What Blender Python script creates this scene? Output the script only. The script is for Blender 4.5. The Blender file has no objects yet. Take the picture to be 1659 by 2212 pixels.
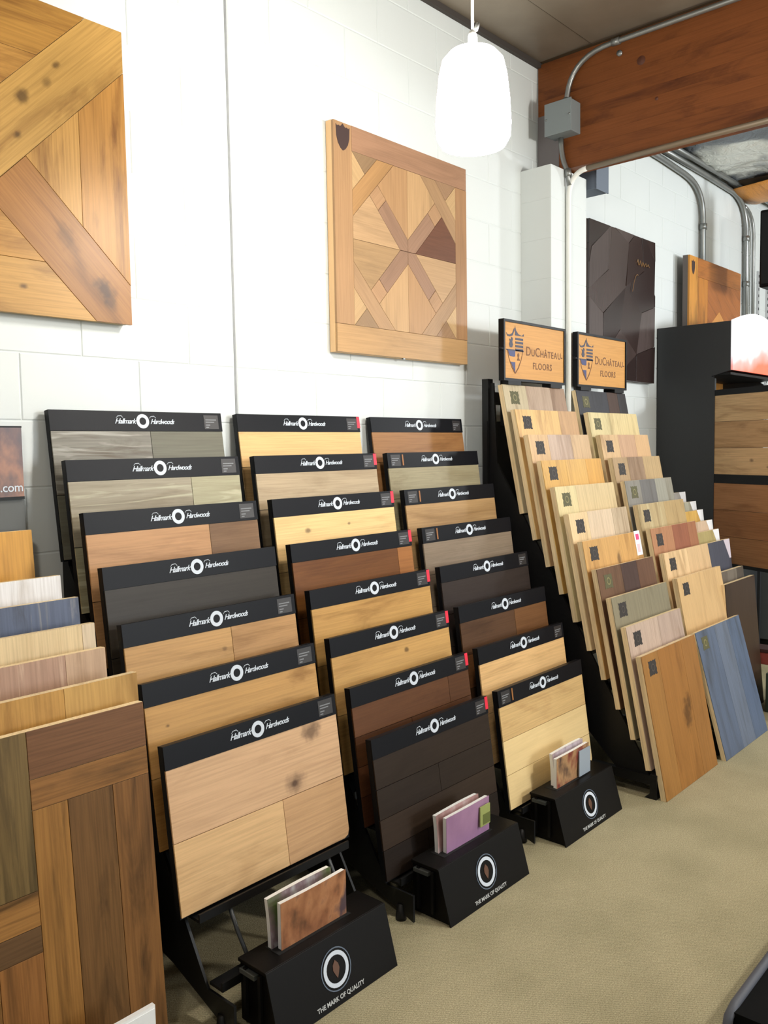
import bpy, bmesh, math, random
from mathutils import Matrix, Vector
random.seed(7)
S = bpy.context.scene
COL = S.collection

# ------------------------------------------------------------------ camera
YAW, PITCH, ROLL, FPX = .734427921, -.0741814, -.0164216671, 1850.0
fw = Vector((math.cos(YAW)*math.cos(PITCH), math.sin(YAW)*math.cos(PITCH), math.sin(PITCH)))
r0 = Vector((math.sin(YAW), -math.cos(YAW), 0)); u0 = r0.cross(fw)
rt = r0*math.cos(ROLL) + u0*math.sin(ROLL); up = -r0*math.sin(ROLL) + u0*math.cos(ROLL)
cd = bpy.data.cameras.new('camera'); cam = bpy.data.objects.new('camera', cd); COL.objects.link(cam)
m = Matrix((rt, up, -fw)).transposed().to_4x4(); m.translation = (0, -2.5, 1.5)
cam.matrix_world = m
cd.sensor_fit = 'HORIZONTAL'; cd.sensor_width = 36; cd.lens = FPX/1659*36; cd.clip_start = .05
S.camera = cam
S.cycles.caustics_reflective = False

# ------------------------------------------------------------------ world, lights, exposure
w = bpy.data.worlds.new('world'); S.world = w; w.use_nodes = True
w.node_tree.nodes['Background'].inputs[0].default_value = (.93, .97, 1, 1)
w.node_tree.nodes['Background'].inputs[1].default_value = .30
vs = S.view_settings
vs.view_transform = 'Standard'; vs.look = 'None'; vs.gamma = 1; vs.use_curve_mapping = False; vs.exposure = 0.18

def area(name, loc, target, size, power, col=(1, 1, 1), sy=None):
    l = bpy.data.lights.new(name, 'AREA'); l.energy = power; l.color = col; l.size = size
    if sy: l.shape = 'RECTANGLE'; l.size_y = sy
    o = bpy.data.objects.new(name, l); COL.objects.link(o); o.location = loc
    o.rotation_euler = (Vector(target)-Vector(loc)).to_track_quat('-Z', 'Y').to_euler()
    return o
def lamp(name, loc, power, col, r=.1):
    l = bpy.data.lights.new(name, 'POINT'); l.energy = power; l.color = col; l.shadow_soft_size = r
    o = bpy.data.objects.new(name, l); COL.objects.link(o); o.location = loc; return o
# unseen lamps left, beside and right of the camera; added fill light far behind
lamp('unseen_lamp', (3.5, -3.3, 2.4), 165, (1, .96, .88), .12)
lamp('unseen_lamp', (6.4, -2.5, 2.4), 120, (.95, .98, 1), .14)  # added to brighten the foil, far ceiling and wall; source unseen
lamp('unseen_lamp', (.15, -1.55, 2.3), 30, (1, .95, .84), .1)
area('added_fill_light', (5.0, -8.0, 1.8), (3.5, 0, 1.4), 3.0, 210, (.88, .95, 1), 2.2)  # added broad cool fill from behind the camera, not a known window

# ------------------------------------------------------------------ materials
def lin(c):
    return tuple(((v/255)/12.92 if v/255 <= .04045 else ((v/255+.055)/1.055)**2.4) for v in c)
MATS = {}
def newmat(name):
    mt = bpy.data.materials.new(name); mt.use_nodes = True
    nt = mt.node_tree; return mt, nt, nt.nodes['Principled BSDF']
def plain(name, rgb, rough=.5, metal=0., spec=.5, noise=0., nscale=30, bump=0.):
    if name in MATS: return MATS[name]
    mt, nt, b = newmat(name)
    c = (*lin(rgb), 1)
    b.inputs['Base Color'].default_value = c
    b.inputs['Roughness'].default_value = rough; b.inputs['Metallic'].default_value = metal
    b.inputs['Specular IOR Level'].default_value = spec
    tc = nt.nodes.new('ShaderNodeTexCoord'); n = nt.nodes.new('ShaderNodeTexNoise')
    n.inputs['Scale'].default_value = nscale; n.inputs['Detail'].default_value = 4
    nt.links.new(tc.outputs['Object'], n.inputs['Vector'])
    mx = nt.nodes.new('ShaderNodeMix'); mx.data_type = 'RGBA'
    k = 1-max(noise, .03)
    mx.inputs[6].default_value = (c[0]*k, c[1]*k, c[2]*k, 1); mx.inputs[7].default_value = c
    nt.links.new(n.outputs['Fac'], mx.inputs[0]); nt.links.new(mx.outputs[2], b.inputs['Base Color'])
    if bump:
        bp = nt.nodes.new('ShaderNodeBump'); bp.inputs['Strength'].default_value = bump; bp.inputs['Distance'].default_value = .004
        nt.links.new(n.outputs['Fac'], bp.inputs['Height']); nt.links.new(bp.outputs[0], b.inputs['Normal'])
    MATS[name] = mt; return mt
def emit(name, rgb, strength):
    mt, nt, b = newmat(name)
    b.inputs['Base Color'].default_value = (.9, .9, .9, 1)
    b.inputs['Emission Color'].default_value = (*lin(rgb), 1); b.inputs['Emission Strength'].default_value = strength
    return mt

def wood(rgb, dark=None, axis='X', con=.5, rough=.42, knots=(), streak=None, fine=.16, across=9., var=.16, spec=.2):
    """procedural wood; grain along local axis, tone varies from piece to piece"""
    key = (tuple(rgb), tuple(dark or ()), axis, con, rough, tuple(knots), streak, fine, across, var)
    if key in MATS: return MATS[key]
    dark = dark or tuple(v*(.74, .68, .60)[i] for i, v in enumerate(rgb))
    mt, nt, b = newmat('wood_%d_%d_%d' % tuple(int(v) for v in rgb)); N = nt.nodes; L = nt.links
    tc = N.new('ShaderNodeTexCoord'); oi = N.new('ShaderNodeObjectInfo')
    mul = N.new('ShaderNodeMath'); mul.operation = 'MULTIPLY'; mul.inputs[1].default_value = 31.7
    L.new(oi.outputs['Random'], mul.inputs[0])
    add = N.new('ShaderNodeVectorMath'); add.operation = 'ADD'
    L.new(tc.outputs['Object'], add.inputs[0]); L.new(mul.outputs[0], add.inputs[1])
    def mapped(along, acr):
        mp = N.new('ShaderNodeMapping')
        mp.inputs['Scale'].default_value = (along, acr, acr) if axis == 'X' else (acr, acr, along)
        L.new(add.outputs[0], mp.inputs['Vector']); return mp
    m1 = mapped(1.1, across*.75)
    n1 = N.new('ShaderNodeTexNoise'); n1.inputs['Scale'].default_value = 1.6; n1.inputs['Detail'].default_value = 6
    n1.inputs['Distortion'].default_value = .9; n1.inputs['Roughness'].default_value = .6
    L.new(m1.outputs[0], n1.inputs['Vector'])
    m2 = mapped(5, 190)
    n2 = N.new('ShaderNodeTexNoise'); n2.inputs['Scale'].default_value = 1.; n2.inputs['Detail'].default_value = 3
    L.new(m2.outputs[0], n2.inputs['Vector'])
    rp = N.new('ShaderNodeValToRGB'); e = rp.color_ramp.elements
    cl = lin(rgb); cdk = lin(dark)
    dd = tuple(cl[i]+(cdk[i]-cl[i])*con*1.5 for i in range(3)); ll = tuple(min(1, cl[i]*(1+.14*con)) for i in range(3))
    e[0].position = .28; e[0].color = (*dd, 1); e[1].position = .72; e[1].color = (*ll, 1)
    mid = e.new(.48); mid.color = (*cl, 1)
    L.new(n1.outputs['Fac'], rp.inputs[0]); col = rp.outputs[0]
    mx = N.new('ShaderNodeMix'); mx.data_type = 'RGBA'; mx.blend_type = 'MULTIPLY'; mx.inputs[0].default_value = 1
    r2 = N.new('ShaderNodeValToRGB'); q = r2.color_ramp.elements
    q[0].position = .35; q[0].color = (1-fine*1.0, 1-fine*1.05, 1-fine*1.1, 1); q[1].position = .62; q[1].color = (1, 1, 1, 1)
    L.new(n2.outputs['Fac'], r2.inputs[0]); L.new(col, mx.inputs[6]); L.new(r2.outputs[0], mx.inputs[7]); col = mx.outputs[2]
    if streak:
        m3 = mapped(2.2, 26); n3 = N.new('ShaderNodeTexNoise'); n3.inputs['Scale'].default_value = 1.3; n3.inputs['Detail'].default_value = 5
        n3.inputs['Distortion'].default_value = 1.4
        L.new(m3.outputs[0], n3.inputs['Vector'])
        r3 = N.new('ShaderNodeValToRGB'); r3.color_ramp.elements[0].position = .55; r3.color_ramp.elements[1].position = .66
        L.new(n3.outputs['Fac'], r3.inputs[0])
        m4 = N.new('ShaderNodeMix'); m4.data_type = 'RGBA'; m4.inputs[7].default_value = (*lin(streak), 1)
        sc = N.new('ShaderNodeMath'); sc.operation = 'MULTIPLY'; sc.inputs[1].default_value = .7; L.new(r3.outputs[0], sc.inputs[0])
        L.new(sc.outputs[0], m4.inputs[0]); L.new(col, m4.inputs[6]); col = m4.outputs[2]
    for (kx, kz, kr, kd) in knots:                       # real knots at fixed places on the board
        sb = N.new('ShaderNodeVectorMath'); sb.operation = 'SUBTRACT'; sb.inputs[1].default_value = (kx, 0, kz)
        L.new(tc.outputs['Object'], sb.inputs[0])
        ms = N.new('ShaderNodeVectorMath'); ms.operation = 'MULTIPLY'
        ms.inputs[1].default_value = (.8, 0, 1.15) if axis == 'X' else (1.15, 0, .6)
        L.new(sb.outputs[0], ms.inputs[0])
        wn = N.new('ShaderNodeTexNoise'); wn.inputs['Scale'].default_value = 38; L.new(tc.outputs['Object'], wn.inputs['Vector'])
        ln = N.new('ShaderNodeVectorMath'); ln.operation = 'LENGTH'; L.new(ms.outputs[0], ln.inputs[0])
        ws = N.new('ShaderNodeMath'); ws.operation = 'MULTIPLY_ADD'; ws.inputs[1].default_value = kr*.9; ws.inputs[2].default_value = -kr*.45
        L.new(wn.outputs['Fac'], ws.inputs[0])
        sm = N.new('ShaderNodeMath'); L.new(ln.outputs['Value'], sm.inputs[0]); L.new(ws.outputs[0], sm.inputs[1])
        mr = N.new('ShaderNodeMapRange'); mr.inputs['From Min'].default_value = kr*.2; mr.inputs['From Max'].default_value = kr
        mr.inputs['To Min'].default_value = kd; mr.inputs['To Max'].default_value = 0; mr.interpolation_type = 'SMOOTHSTEP'
        L.new(sm.outputs[0], mr.inputs[0])
        mk = N.new('ShaderNodeMix'); mk.data_type = 'RGBA'; mk.inputs[7].default_value = (cl[0]*.13, cl[1]*.11, cl[2]*.12, 1)
        L.new(mr.outputs[0], mk.inputs[0]); L.new(col, mk.inputs[6]); col = mk.outputs[2]
    hv = N.new('ShaderNodeHueSaturation')
    vr = N.new('ShaderNodeMapRange'); vr.inputs['To Min'].default_value = 1-var; vr.inputs['To Max'].default_value = 1+var*.6
    L.new(oi.outputs['Random'], vr.inputs[0]); L.new(vr.outputs[0], hv.inputs['Value']); L.new(col, hv.inputs['Color'])
    L.new(hv.outputs[0], b.inputs['Base Color'])
    b.inputs['Roughness'].default_value = rough; b.inputs['Specular IOR Level'].default_value = spec
    bp = N.new('ShaderNodeBump'); bp.inputs['Strength'].default_value = .06; bp.inputs['Distance'].default_value = .001
    L.new(n2.outputs['Fac'], bp.inputs['Height']); L.new(bp.outputs[0], b.inputs['Normal'])
    MATS[key] = mt; return mt

BLACK = plain('black_laminate', (16, 17, 20), .42, spec=.2)
HEAD = plain('black_header', (15, 16, 21), .42, spec=.14)
MBLACK = plain('black_metal', (12, 12, 13), .5, spec=.3)
SATIN = plain('satin_black_board', (13, 11, 10), .45, spec=.14)
WHITEP = plain('white_print', (206, 214, 224), .5)
GREYP = plain('grey_print', (120, 122, 125), .6)
RED = plain('red_tab', (225, 30, 60), .45)
ORANGE = plain('orange_print', (150, 95, 40), .5)
GALV = plain('galvanised_steel', (150, 152, 150), .38, .75, noise=.15)
PAINT = plain('white_wall_paint', (214, 219, 218), .6, noise=.03, nscale=6, bump=.12)
PIPEW = plain('white_painted_pipe', (232, 232, 226), .45)
GREYB = plain('grey_enamel', (128, 136, 138), .5)
CORE = wood((240, 216, 172), None, 'Z', .35, fine=.22, var=.08)
STAMP = plain('stamp_ink', (40, 31, 26), .6, noise=.35, nscale=160)
STAMPG = plain('stamp_olive', (92, 88, 48), .6, noise=.5, nscale=120)
GOLD = plain('stamp_gold', (128, 120, 74), .5)

# ------------------------------------------------------------------ mesh helpers
class MB:
    def __init__(s): s.v = []; s.f = []; s.sm = False
    def box(s, x0, x1, y0, y1, z0, z1):
        n = len(s.v)
        s.v += [(x, y, z) for x in (x0, x1) for y in (y0, y1) for z in (z0, z1)]
        s.f += [tuple(n+i for i in q) for q in ((0, 1, 3, 2), (4, 6, 7, 5), (0, 4, 5, 1), (2, 3, 7, 6), (0, 2, 6, 4), (1, 5, 7, 3))]
        return s
    def prism(s, poly, a0, a1, plane='XZ'):
        """poly extruded along the third axis"""
        def P(p, a):
            return {'XZ': (p[0], a, p[1]), 'YZ': (a, p[0], p[1]), 'XY': (p[0], p[1], a)}[plane]
        n = len(s.v); k = len(poly)
        s.v += [P(p, a0) for p in poly] + [P(p, a1) for p in poly]
        s.f += [tuple(range(n, n+k)), tuple(range(n+2*k-1, n+k-1, -1))]
        s.f += [(n+i, n+(i+1) % k, n+k+(i+1) % k, n+k+i) for i in range(k)]
        return s
    def tube(s, path, r, seg=10):
        path = [Vector(p) for p in path]; n = len(s.v); s.sm = True
        t = (path[1]-path[0]).normalized(); ref = Vector((0, 0, 1)) if abs(t.z) < .9 else Vector((1, 0, 0))
        a = t.cross(ref).normalized()
        for i, p in enumerate(path):
            t = (path[min(i+1, len(path)-1)]-path[max(i-1, 0)]).normalized()
            a = (a-t*a.dot(t)).normalized(); b = t.cross(a)
            s.v += [tuple(p+(a*math.cos(2*math.pi*j/seg)+b*math.sin(2*math.pi*j/seg))*r) for j in range(seg)]
        for i in range(len(path)-1):
            for j in range(seg):
                s.f.append((n+i*seg+j, n+i*seg+(j+1) % seg, n+(i+1)*seg+(j+1) % seg, n+(i+1)*seg+j))
        s.f += [tuple(range(n+seg-1, n-1, -1)), tuple(range(n+(len(path)-1)*seg, n+len(path)*seg))]
        return s
    def lathe(s, prof, seg=32):
        n = len(s.v); s.sm = True
        for r, z in prof:
            s.v += [(r*math.cos(2*math.pi*j/seg), r*math.sin(2*math.pi*j/seg), z) for j in range(seg)]
        for i in range(len(prof)-1):
            for j in range(seg):
                s.f.append((n+i*seg+j, n+i*seg+(j+1) % seg, n+(i+1)*seg+(j+1) % seg, n+(i+1)*seg+j))
        return s
    def ring(s, cx, cz, ro, ri, y0, y1, seg=28):
        n = len(s.v)
        for (r, y) in ((ro, y0), (ri, y0), (ri, y1), (ro, y1)):
            s.v += [(cx+r*math.cos(2*math.pi*j/seg), y, cz+r*math.sin(2*math.pi*j/seg)) for j in range(seg)]
        for k in range(4):
            for j in range(seg):
                s.f.append((n+k*seg+j, n+k*seg+(j+1) % seg, n+((k+1) % 4)*seg+(j+1) % seg, n+((k+1) % 4)*seg+j))
        return s
    def mesh(s, name='mesh'):
        me = bpy.data.meshes.new(name); me.from_pydata(s.v, [], s.f)
        bm = bmesh.new(); bm.from_mesh(me); bmesh.ops.recalc_face_normals(bm, faces=bm.faces); bm.to_mesh(me); bm.free()
        if s.sm:
            for p in me.polygons: p.use_smooth = len(p.vertices) == 4
        return me
def put(name, me, mat, parent=None, loc=(0, 0, 0), rot=(0, 0, 0), bevel=0):
    if isinstance(me, MB): me = me.mesh(name)
    if mat is not None and not me.materials: me.materials.append(mat)
    o = bpy.data.objects.new(name, me); COL.objects.link(o); o.location = loc; o.rotation_euler = rot
    if parent: o.parent = parent
    if mat is not None and me.materials[0] != mat:
        o.material_slots[0].link = 'OBJECT'; o.material_slots[0].material = mat
    if bevel:
        b = o.modifiers.new('bevel', 'BEVEL'); b.width = bevel; b.segments = 2; b.limit_method = 'ANGLE'
    return o
def box(name, mat, dims, parent=None, bevel=0, **k): return put(name, MB().box(*dims), mat, parent, bevel=bevel, **k)
def tag(o, label, cat, group=None):
    o['label'] = label; o['category'] = cat
    if group: o['group'] = group
    return o
def struct(o, label=None):
    o['kind'] = 'structure'
    if label: o['label'] = label
    return o
def empty(name, loc=(0, 0, 0), rot=(0, 0, 0)):
    o = bpy.data.objects.new(name, None); COL.objects.link(o); o.location = loc; o.rotation_euler = rot
    o.empty_display_size = .05
    return o
def arc(p0, pc, p1, n=8):
    p0, pc, p1 = Vector(p0), Vector(pc), Vector(p1)
    return [tuple(p0*(1-t)**2+pc*2*t*(1-t)+p1*t*t) for t in [i/n for i in range(n+1)]]
TXT = {}
def text_mesh(body, size, shear=0., align='CENTER', bold=0., ext=.0004, space=1.):
    """lettering standing in the XZ plane, facing -Y"""
    key = (body, size, shear, align, bold, space)
    if key in TXT: return TXT[key]
    cu = bpy.data.curves.new('lettering', 'FONT'); cu.body = body; cu.size = size; cu.shear = shear
    cu.align_x = align; cu.offset = bold; cu.extrude = ext; cu.resolution_u = 3; cu.space_character = space
    o = bpy.data.objects.new('lettering', cu); COL.objects.link(o)
    bpy.context.view_layer.update()
    me = bpy.data.meshes.new_from_object(o.evaluated_get(bpy.context.evaluated_depsgraph_get()))
    me.transform(Matrix.Rotation(math.pi/2, 4, 'X')); me.name = 'lettering'
    bpy.data.objects.remove(o); bpy.data.curves.remove(cu)
    TXT[key] = me; return me

# ------------------------------------------------------------------ the setting
# carpet
mt, nt, b = newmat('carpet'); N = nt.nodes; L = nt.links
tc = N.new('ShaderNodeTexCoord')
n1 = N.new('ShaderNodeTexNoise'); n1.inputs['Scale'].default_value = 260; n1.inputs['Detail'].default_value = 3
n2 = N.new('ShaderNodeTexNoise'); n2.inputs['Scale'].default_value = 3.2; n2.inputs['Detail'].default_value = 4
wv = N.new('ShaderNodeTexWave'); wv.inputs['Scale'].default_value = 60; wv.inputs['Distortion'].default_value = 2.5; wv.inputs['Detail Scale'].default_value = 6; wv.bands_direction = 'DIAGONAL'
for n in (n1, n2, wv): L.new(tc.outputs['Object'], n.inputs['Vector'])
r1 = N.new('ShaderNodeValToRGB'); e = r1.color_ramp.elements
e[0].position = .3; e[0].color = (*lin((148, 138, 108)), 1); e[1].position = .7; e[1].color = (*lin((194, 184, 151)), 1)
L.new(n1.outputs['Fac'], r1.inputs[0])
mx = N.new('ShaderNodeMix'); mx.data_type = 'RGBA'; mx.blend_type = 'MULTIPLY'; mx.inputs[0].default_value = .6
r2 = N.new('ShaderNodeValToRGB'); e = r2.color_ramp.elements; e[0].position = .35; e[0].color = (.74, .75, .72, 1); e[1].position = .6; e[1].color = (1, 1, 1, 1)
L.new(n2.outputs['Fac'], r2.inputs[0]); L.new(r1.outputs[0], mx.inputs[6]); L.new(r2.outputs[0], mx.inputs[7])
m2 = N.new('ShaderNodeMix'); m2.data_type = 'RGBA'; m2.blend_type = 'MULTIPLY'; m2.inputs[0].default_value = .22
L.new(mx.outputs[2], m2.inputs[6]); L.new(wv.outputs['Color'], m2.inputs[7]); L.new(m2.outputs[2], b.inputs['Base Color'])
b.inputs['Roughness'].default_value = .95; b.inputs['Specular IOR Level'].default_value = .1
bp = N.new('ShaderNodeBump'); bp.inputs['Strength'].default_value = .5; bp.inputs['Distance'].default_value = .004
L.new(n1.outputs['Fac'], bp.inputs['Height']); L.new(bp.outputs[0], b.inputs['Normal'])
CARPET = mt
struct(box('floor', CARPET, (-2, 9.6, -7, .1, -.08, 0)), 'beige olive woven carpet')

# block wall: mortar slab and painted blocks, 0.2 m courses in running bond
wall = struct(box('wall_back', PAINT, (-2, 9.5, .0025, .2, -.08, 3.62)), 'white painted concrete block wall')
bx = box('block_base', PAINT, (-2, 9.5, .0015, .01, 0, .998), wall)
bmeshes = {}
def block(x0, x1, z0, z1):
    key = (round(x1-x0, 3), round(z1-z0, 3))
    if key not in bmeshes:
        g = .0018; c = .0028; W, H = key
        mb = MB(); a, d = g, W-g; e_, f_ = g, H-g
        mb.v = [(a, .01, e_), (d, .01, e_), (d, .01, f_), (a, .01, f_), (a, .0016, e_), (d, .0016, e_), (d, .0016, f_), (a, .0016, f_),
                (a+c, 0, e_+c), (d-c, 0, e_+c), (d-c, 0, f_-c), (a+c, 0, f_-c)]
        mb.f = [(8, 9, 10, 11)] + [(i, (i+1) % 4, 4+(i+1) % 4, 4+i) for i in range(4)] + [(4+i, 4+(i+1) % 4, 8+(i+1) % 4, 8+i) for i in range(4)]
        bmeshes[key] = mb.mesh('block')
    put('block', bmeshes[key], PAINT, wall, (x0, 0, z0))
JOINT = 1.977
for k in range(13):
    z0 = 1.0+.2*k; z1 = min(z0+.2, 3.5)
    off = 0 if k % 2 else .2
    xs = [JOINT-.4*i-(off) for i in range(4, -1, -1)]
    xs = [x for x in xs if x < JOINT-.01]+[JOINT-.006]
    for a, c in zip(xs[:-1], xs[1:]): block(a, c, z0, z1)
    xs = [JOINT+.006]+[JOINT+.4*i+(.2 if off else .4) for i in range(0, 19)]
    for a, c in zip(xs[:-1], xs[1:]):
        if a < 9.3: block(a, min(c, 9.5), z0, z1)
seal = struct(box('trim_1', plain('joint_sealant', (150, 152, 152), .7, noise=.3, nscale=40), (JOINT-.0045, JOINT+.0045, .0008, .004, 1.0, 3.5)), 'grey vertical control joint in the block wall')

# pilaster in block courses under the beam
pil = struct(box('wall_pilaster', PAINT, (3.8665, 4.2235, -.1785, .01, 0, 2.91)), 'white block pilaster carrying the beam')
for k in range(10):
    z0 = .95+.2*k; z1 = min(z0+.2, 2.915)
    put('block', MB().box(3.865, 4.225, -.18, .0, z0+.0008, z1-.0008), PAINT, pil, bevel=.0016)

# ceiling: dull foil-faced boards left of the beam, torn shiny foil beyond it
mt, nt, b = newmat('dull_foil_ceiling'); N = nt.nodes; L = nt.links
tc = N.new('ShaderNodeTexCoord'); n = N.new('ShaderNodeTexNoise'); n.inputs['Scale'].default_value = 1.7; n.inputs['Detail'].default_value = 5
L.new(tc.outputs['Object'], n.inputs['Vector'])
rp = N.new('ShaderNodeValToRGB'); e = rp.color_ramp.elements; e[0].position = .3; e[0].color = (*lin((112, 100, 86)), 1); e[1].position = .7; e[1].color = (*lin((146, 135, 120)), 1)
L.new(n.outputs['Fac'], rp.inputs[0]); L.new(rp.outputs[0], b.inputs['Base Color'])
b.inputs['Metallic'].default_value = .2; b.inputs['Roughness'].default_value = .42
bp = N.new('ShaderNodeBump'); bp.inputs['Strength'].default_value = .25; bp.inputs['Distance'].default_value = .03; L.new(n.outputs['Fac'], bp.inputs['Height']); L.new(bp.outputs[0], b.inputs['Normal'])
DULL = mt
ceil = struct(box('ceiling', plain('roof_deck', (120, 96, 66), .8), (-2, 9.5, -7, .1, 3.52, 3.62)), 'low foil-lined ceiling')
for i in range(6):
    for j in range(4):
        x0 = -2+1.005*i; y1 = -.012-(.31 if j else 0)-(1.22*(j-1) if j else 0); y0 = -.316 if j == 0 else y1-1.214
        put('foil_board', MB().box(x0, x0+1.0, y0, y1, 3.5+random.uniform(0, .004), 3.52), DULL, ceil)
struct(box('trim_2', plain('dark_gap_tape', (62, 56, 52), .7), (-2, 4.03, -.022, .0, 3.476, 3.502)), 'dark tape strip between block wall and ceiling')

def foil_mat():
    mt, nt, b = newmat('crinkled_foil'); N = nt.nodes; L = nt.links
    tc = N.new('ShaderNodeTexCoord'); n = N.new('ShaderNodeTexNoise'); n.inputs['Scale'].default_value = 24; n.inputs['Detail'].default_value = 6; n.inputs['Distortion'].default_value = .6
    L.new(tc.outputs['Object'], n.inputs['Vector'])
    n2 = N.new('ShaderNodeTexNoise'); n2.inputs['Scale'].default_value = 2.0; n2.inputs['Detail'].default_value = 3; L.new(tc.outputs['Object'], n2.inputs['Vector'])
    r = N.new('ShaderNodeValToRGB'); e = r.color_ramp.elements; e[0].position = .50; e[0].color = (*lin((226, 228, 220)), 1); e[1].position = .60; e[1].color = (*lin((118, 124, 130)), 1)
    L.new(n2.outputs['Fac'], r.inputs[0]); L.new(r.outputs[0], b.inputs['Base Color'])
    b.inputs['Metallic'].default_value = .35; b.inputs['Roughness'].default_value = .25
    bp = N.new('ShaderNodeBump'); bp.inputs['Strength'].default_value = .7; bp.inputs['Distance'].default_value = .02
    L.new(n.outputs['Fac'], bp.inputs['Height']); L.new(bp.outputs[0], b.inputs['Normal']); return mt
FOIL = foil_mat()
def sheet(name, x0, x1, y0, y1, fz, nx, ny, mat, parent=None, th=.004):
    mb = MB()
    for k in (0, 1):
        for i in range(nx+1):
            for j in range(ny+1):
                x = x0+(x1-x0)*i/nx; y = y0+(y1-y0)*j/ny; mb.v.append((x, y, fz(x, y)+k*th))
    M = (nx+1)*(ny+1); I = lambda k, i, j: k*M+i*(ny+1)+j
    for i in range(nx):
        for j in range(ny):
            mb.f.append((I(0, i, j), I(0, i+1, j), I(0, i+1, j+1), I(0, i, j+1))); mb.f.append((I(1, i, j), I(1, i, j+1), I(1, i+1, j+1), I(1, i+1, j)))
    for i in range(nx):
        mb.f.append((I(0, i, 0), I(1, i, 0), I(1, i+1, 0), I(0, i+1, 0))); mb.f.append((I(0, i, ny), I(0, i+1, ny), I(1, i+1, ny), I(1, i, ny)))
    for j in range(ny):
        mb.f.append((I(0, 0, j), I(0, 0, j+1), I(1, 0, j+1), I(1, 0, j))); mb.f.append((I(0, nx, j), I(1, nx, j), I(1, nx, j+1), I(0, nx, j+1)))
    mb.sm = True
    return put(name, mb, mat, parent)
def fz(x, y):
    return 3.475+.012*math.sin(7*x+3*y)+.010*math.sin(13*y-5*x)-.03*math.exp(-((x-6.3)**2+(y+.45)**2)/.3)+.008*math.sin(31*x+17*y)
fo = tag(sheet('foil_insulation', 4.27, 6.75, -3.6, -.03, fz, 60, 70, FOIL), 'crinkled silver foil insulation stapled under the roof beyond the beam', 'insulation')
fo2 = tag(sheet('foil_insulation', 7.2, 9.4, -3.6, -.03, lambda x, y: 3.47+.012*math.sin(9*x+5*y), 30, 40, FOIL), 'far sheet of silver foil insulation at the end of the roof', 'insulation')
tag(sheet('plywood_flap', 6.70, 7.25, -.9, -.035, lambda x, y: 3.40-.035*math.sin((x-6.70)/.55*math.pi)+.06*(-y), 10, 10, wood((206, 142, 72), None, 'X', .6)), 'bare orange plywood strip between two foil sheets', 'plywood')

# far end wall
struct(box('wall_right', plain('grey_white_wall', (205, 208, 206), .7), (9.5, 9.7, -7, .2, -.08, 3.62)), 'pale end wall of the shop')

# ------------------------------------------------------------------ beam, conduits, boxes
beam = empty('ceiling_beam', (4.14, 0, 2.925)); tag(beam, 'thick reddish brown laminated timber beam under the ceiling', 'beam')
bmat = wood((124, 72, 37), (84, 45, 25), 'X', .75, .5, fine=.14, across=5, var=.04)
nl = 12
lam = MB().box(-5.2, -.005, -.01, .11, .0002, .567/nl-.0002).mesh('lamination')
for k in range(nl):
    put('lamination', lam, bmat, beam, (0, 0, k*.567/nl), (0, 0, math.pi/2))
for (ky, kz, kr) in ((-.58, .42, .022), (-.66, .22, .009)):
    put('knot', MB().lathe([(0, .0035), (kr*.6, .003), (kr, .0)], 14), plain('dark_knot', (92, 48, 28), .6, noise=.4, nscale=80), beam, (-.1105, ky, kz), (0, -math.pi/2, 0))
box('end_bracket', plain('dull_zinc', (118, 112, 112), .55, .4), (-.116, .016, -.13, -.006, .0, .3), beam)

def conduit(name, pts, r, mat, label, cat='conduit', straps=()):
    e = empty(name, pts[0]); tag(e, label, cat)
    o = put('pipe', MB().tube([tuple(Vector(p)-Vector(pts[0])) for p in pts], r), mat, e)
    for (p, d) in straps:
        d = Vector(d).normalized(); a = Vector(p)-Vector(pts[0])
        put('coupling', MB().tube([tuple(a-d*.02), tuple(a+d*.02)], r*1.35), GALV, e)
    return e
xc = 4.005
conduit('electrical_conduit', arc((xc, -.188, 3.235), (xc, -.188, 3.462), (xc, -.44, 3.462), 10)+[(xc, -1.2, 3.462), (xc, -3.4, 3.462)], .013, GALV,
        'grey steel conduit running along the top of the beam into the junction box', straps=[((xc, -.46, 3.462), (0, 1, 0)), ((xc, -.188, 3.25), (0, 0, 1))])
put('hanger_bolt', MB().lathe([(0, .012), (.014, .01), (.014, 0)], 12), GALV, beam, (-.112, -.47, .485), (0, -math.pi/2, 0))
conduit('electrical_conduit', arc((xc, -.155, 3.08), (xc, -.155, 2.97), (xc, -.196, 2.90), 6)+[(xc, -.205, 2.83)], .013, GALV,
        'short bent grey conduit below the junction box', straps=[((xc, -.197, 2.895), (0, -.2, -1))])
wc = conduit('electrical_conduit', arc((4.012, -.30, 2.898), (4.012, -.203, 2.893), (4.012, -.196, 2.78), 9)+[(4.012, -.194, 1.2)], .0135, PIPEW,
        'conduit along the lower edge of the beam, painted white where it bends down the pilaster')
put('unpainted_pipe', MB().tube([(0, 0, 0), (0, -.5, .006), (0, -3.1, .006)], .0132), plain('tan_steel', (132, 118, 100), .45, .3), wc)
jb = empty('junction_box', (4.03, -.18, 3.08)); tag(jb, 'grey square electrical junction box on the beam face', 'electrical box')
box('body', GREYB, (-.095, 0, -.074, .074, 0, .155), jb, .004)
box('cover', GREYB, (-.101, -.095, -.077, .077, -.003, .158), jb, .002)
for q in (-.066, .066): put('screw', MB().lathe([(0, .003), (.005, .002), (.005, 0)], 10), GALV, jb, (-.101, q, .078), (0, -math.pi/2, 0))
jb2 = empty('junction_box', (4.32, -.10, 2.865)); tag(jb2, 'blue-grey electrical box hidden behind the beam end by the pilaster', 'electrical box')
box('body', plain('blue_grey_enamel', (98, 108, 122), .5), (-.065, .065, -.12, .095, 0, .14), jb2, .004)
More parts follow.
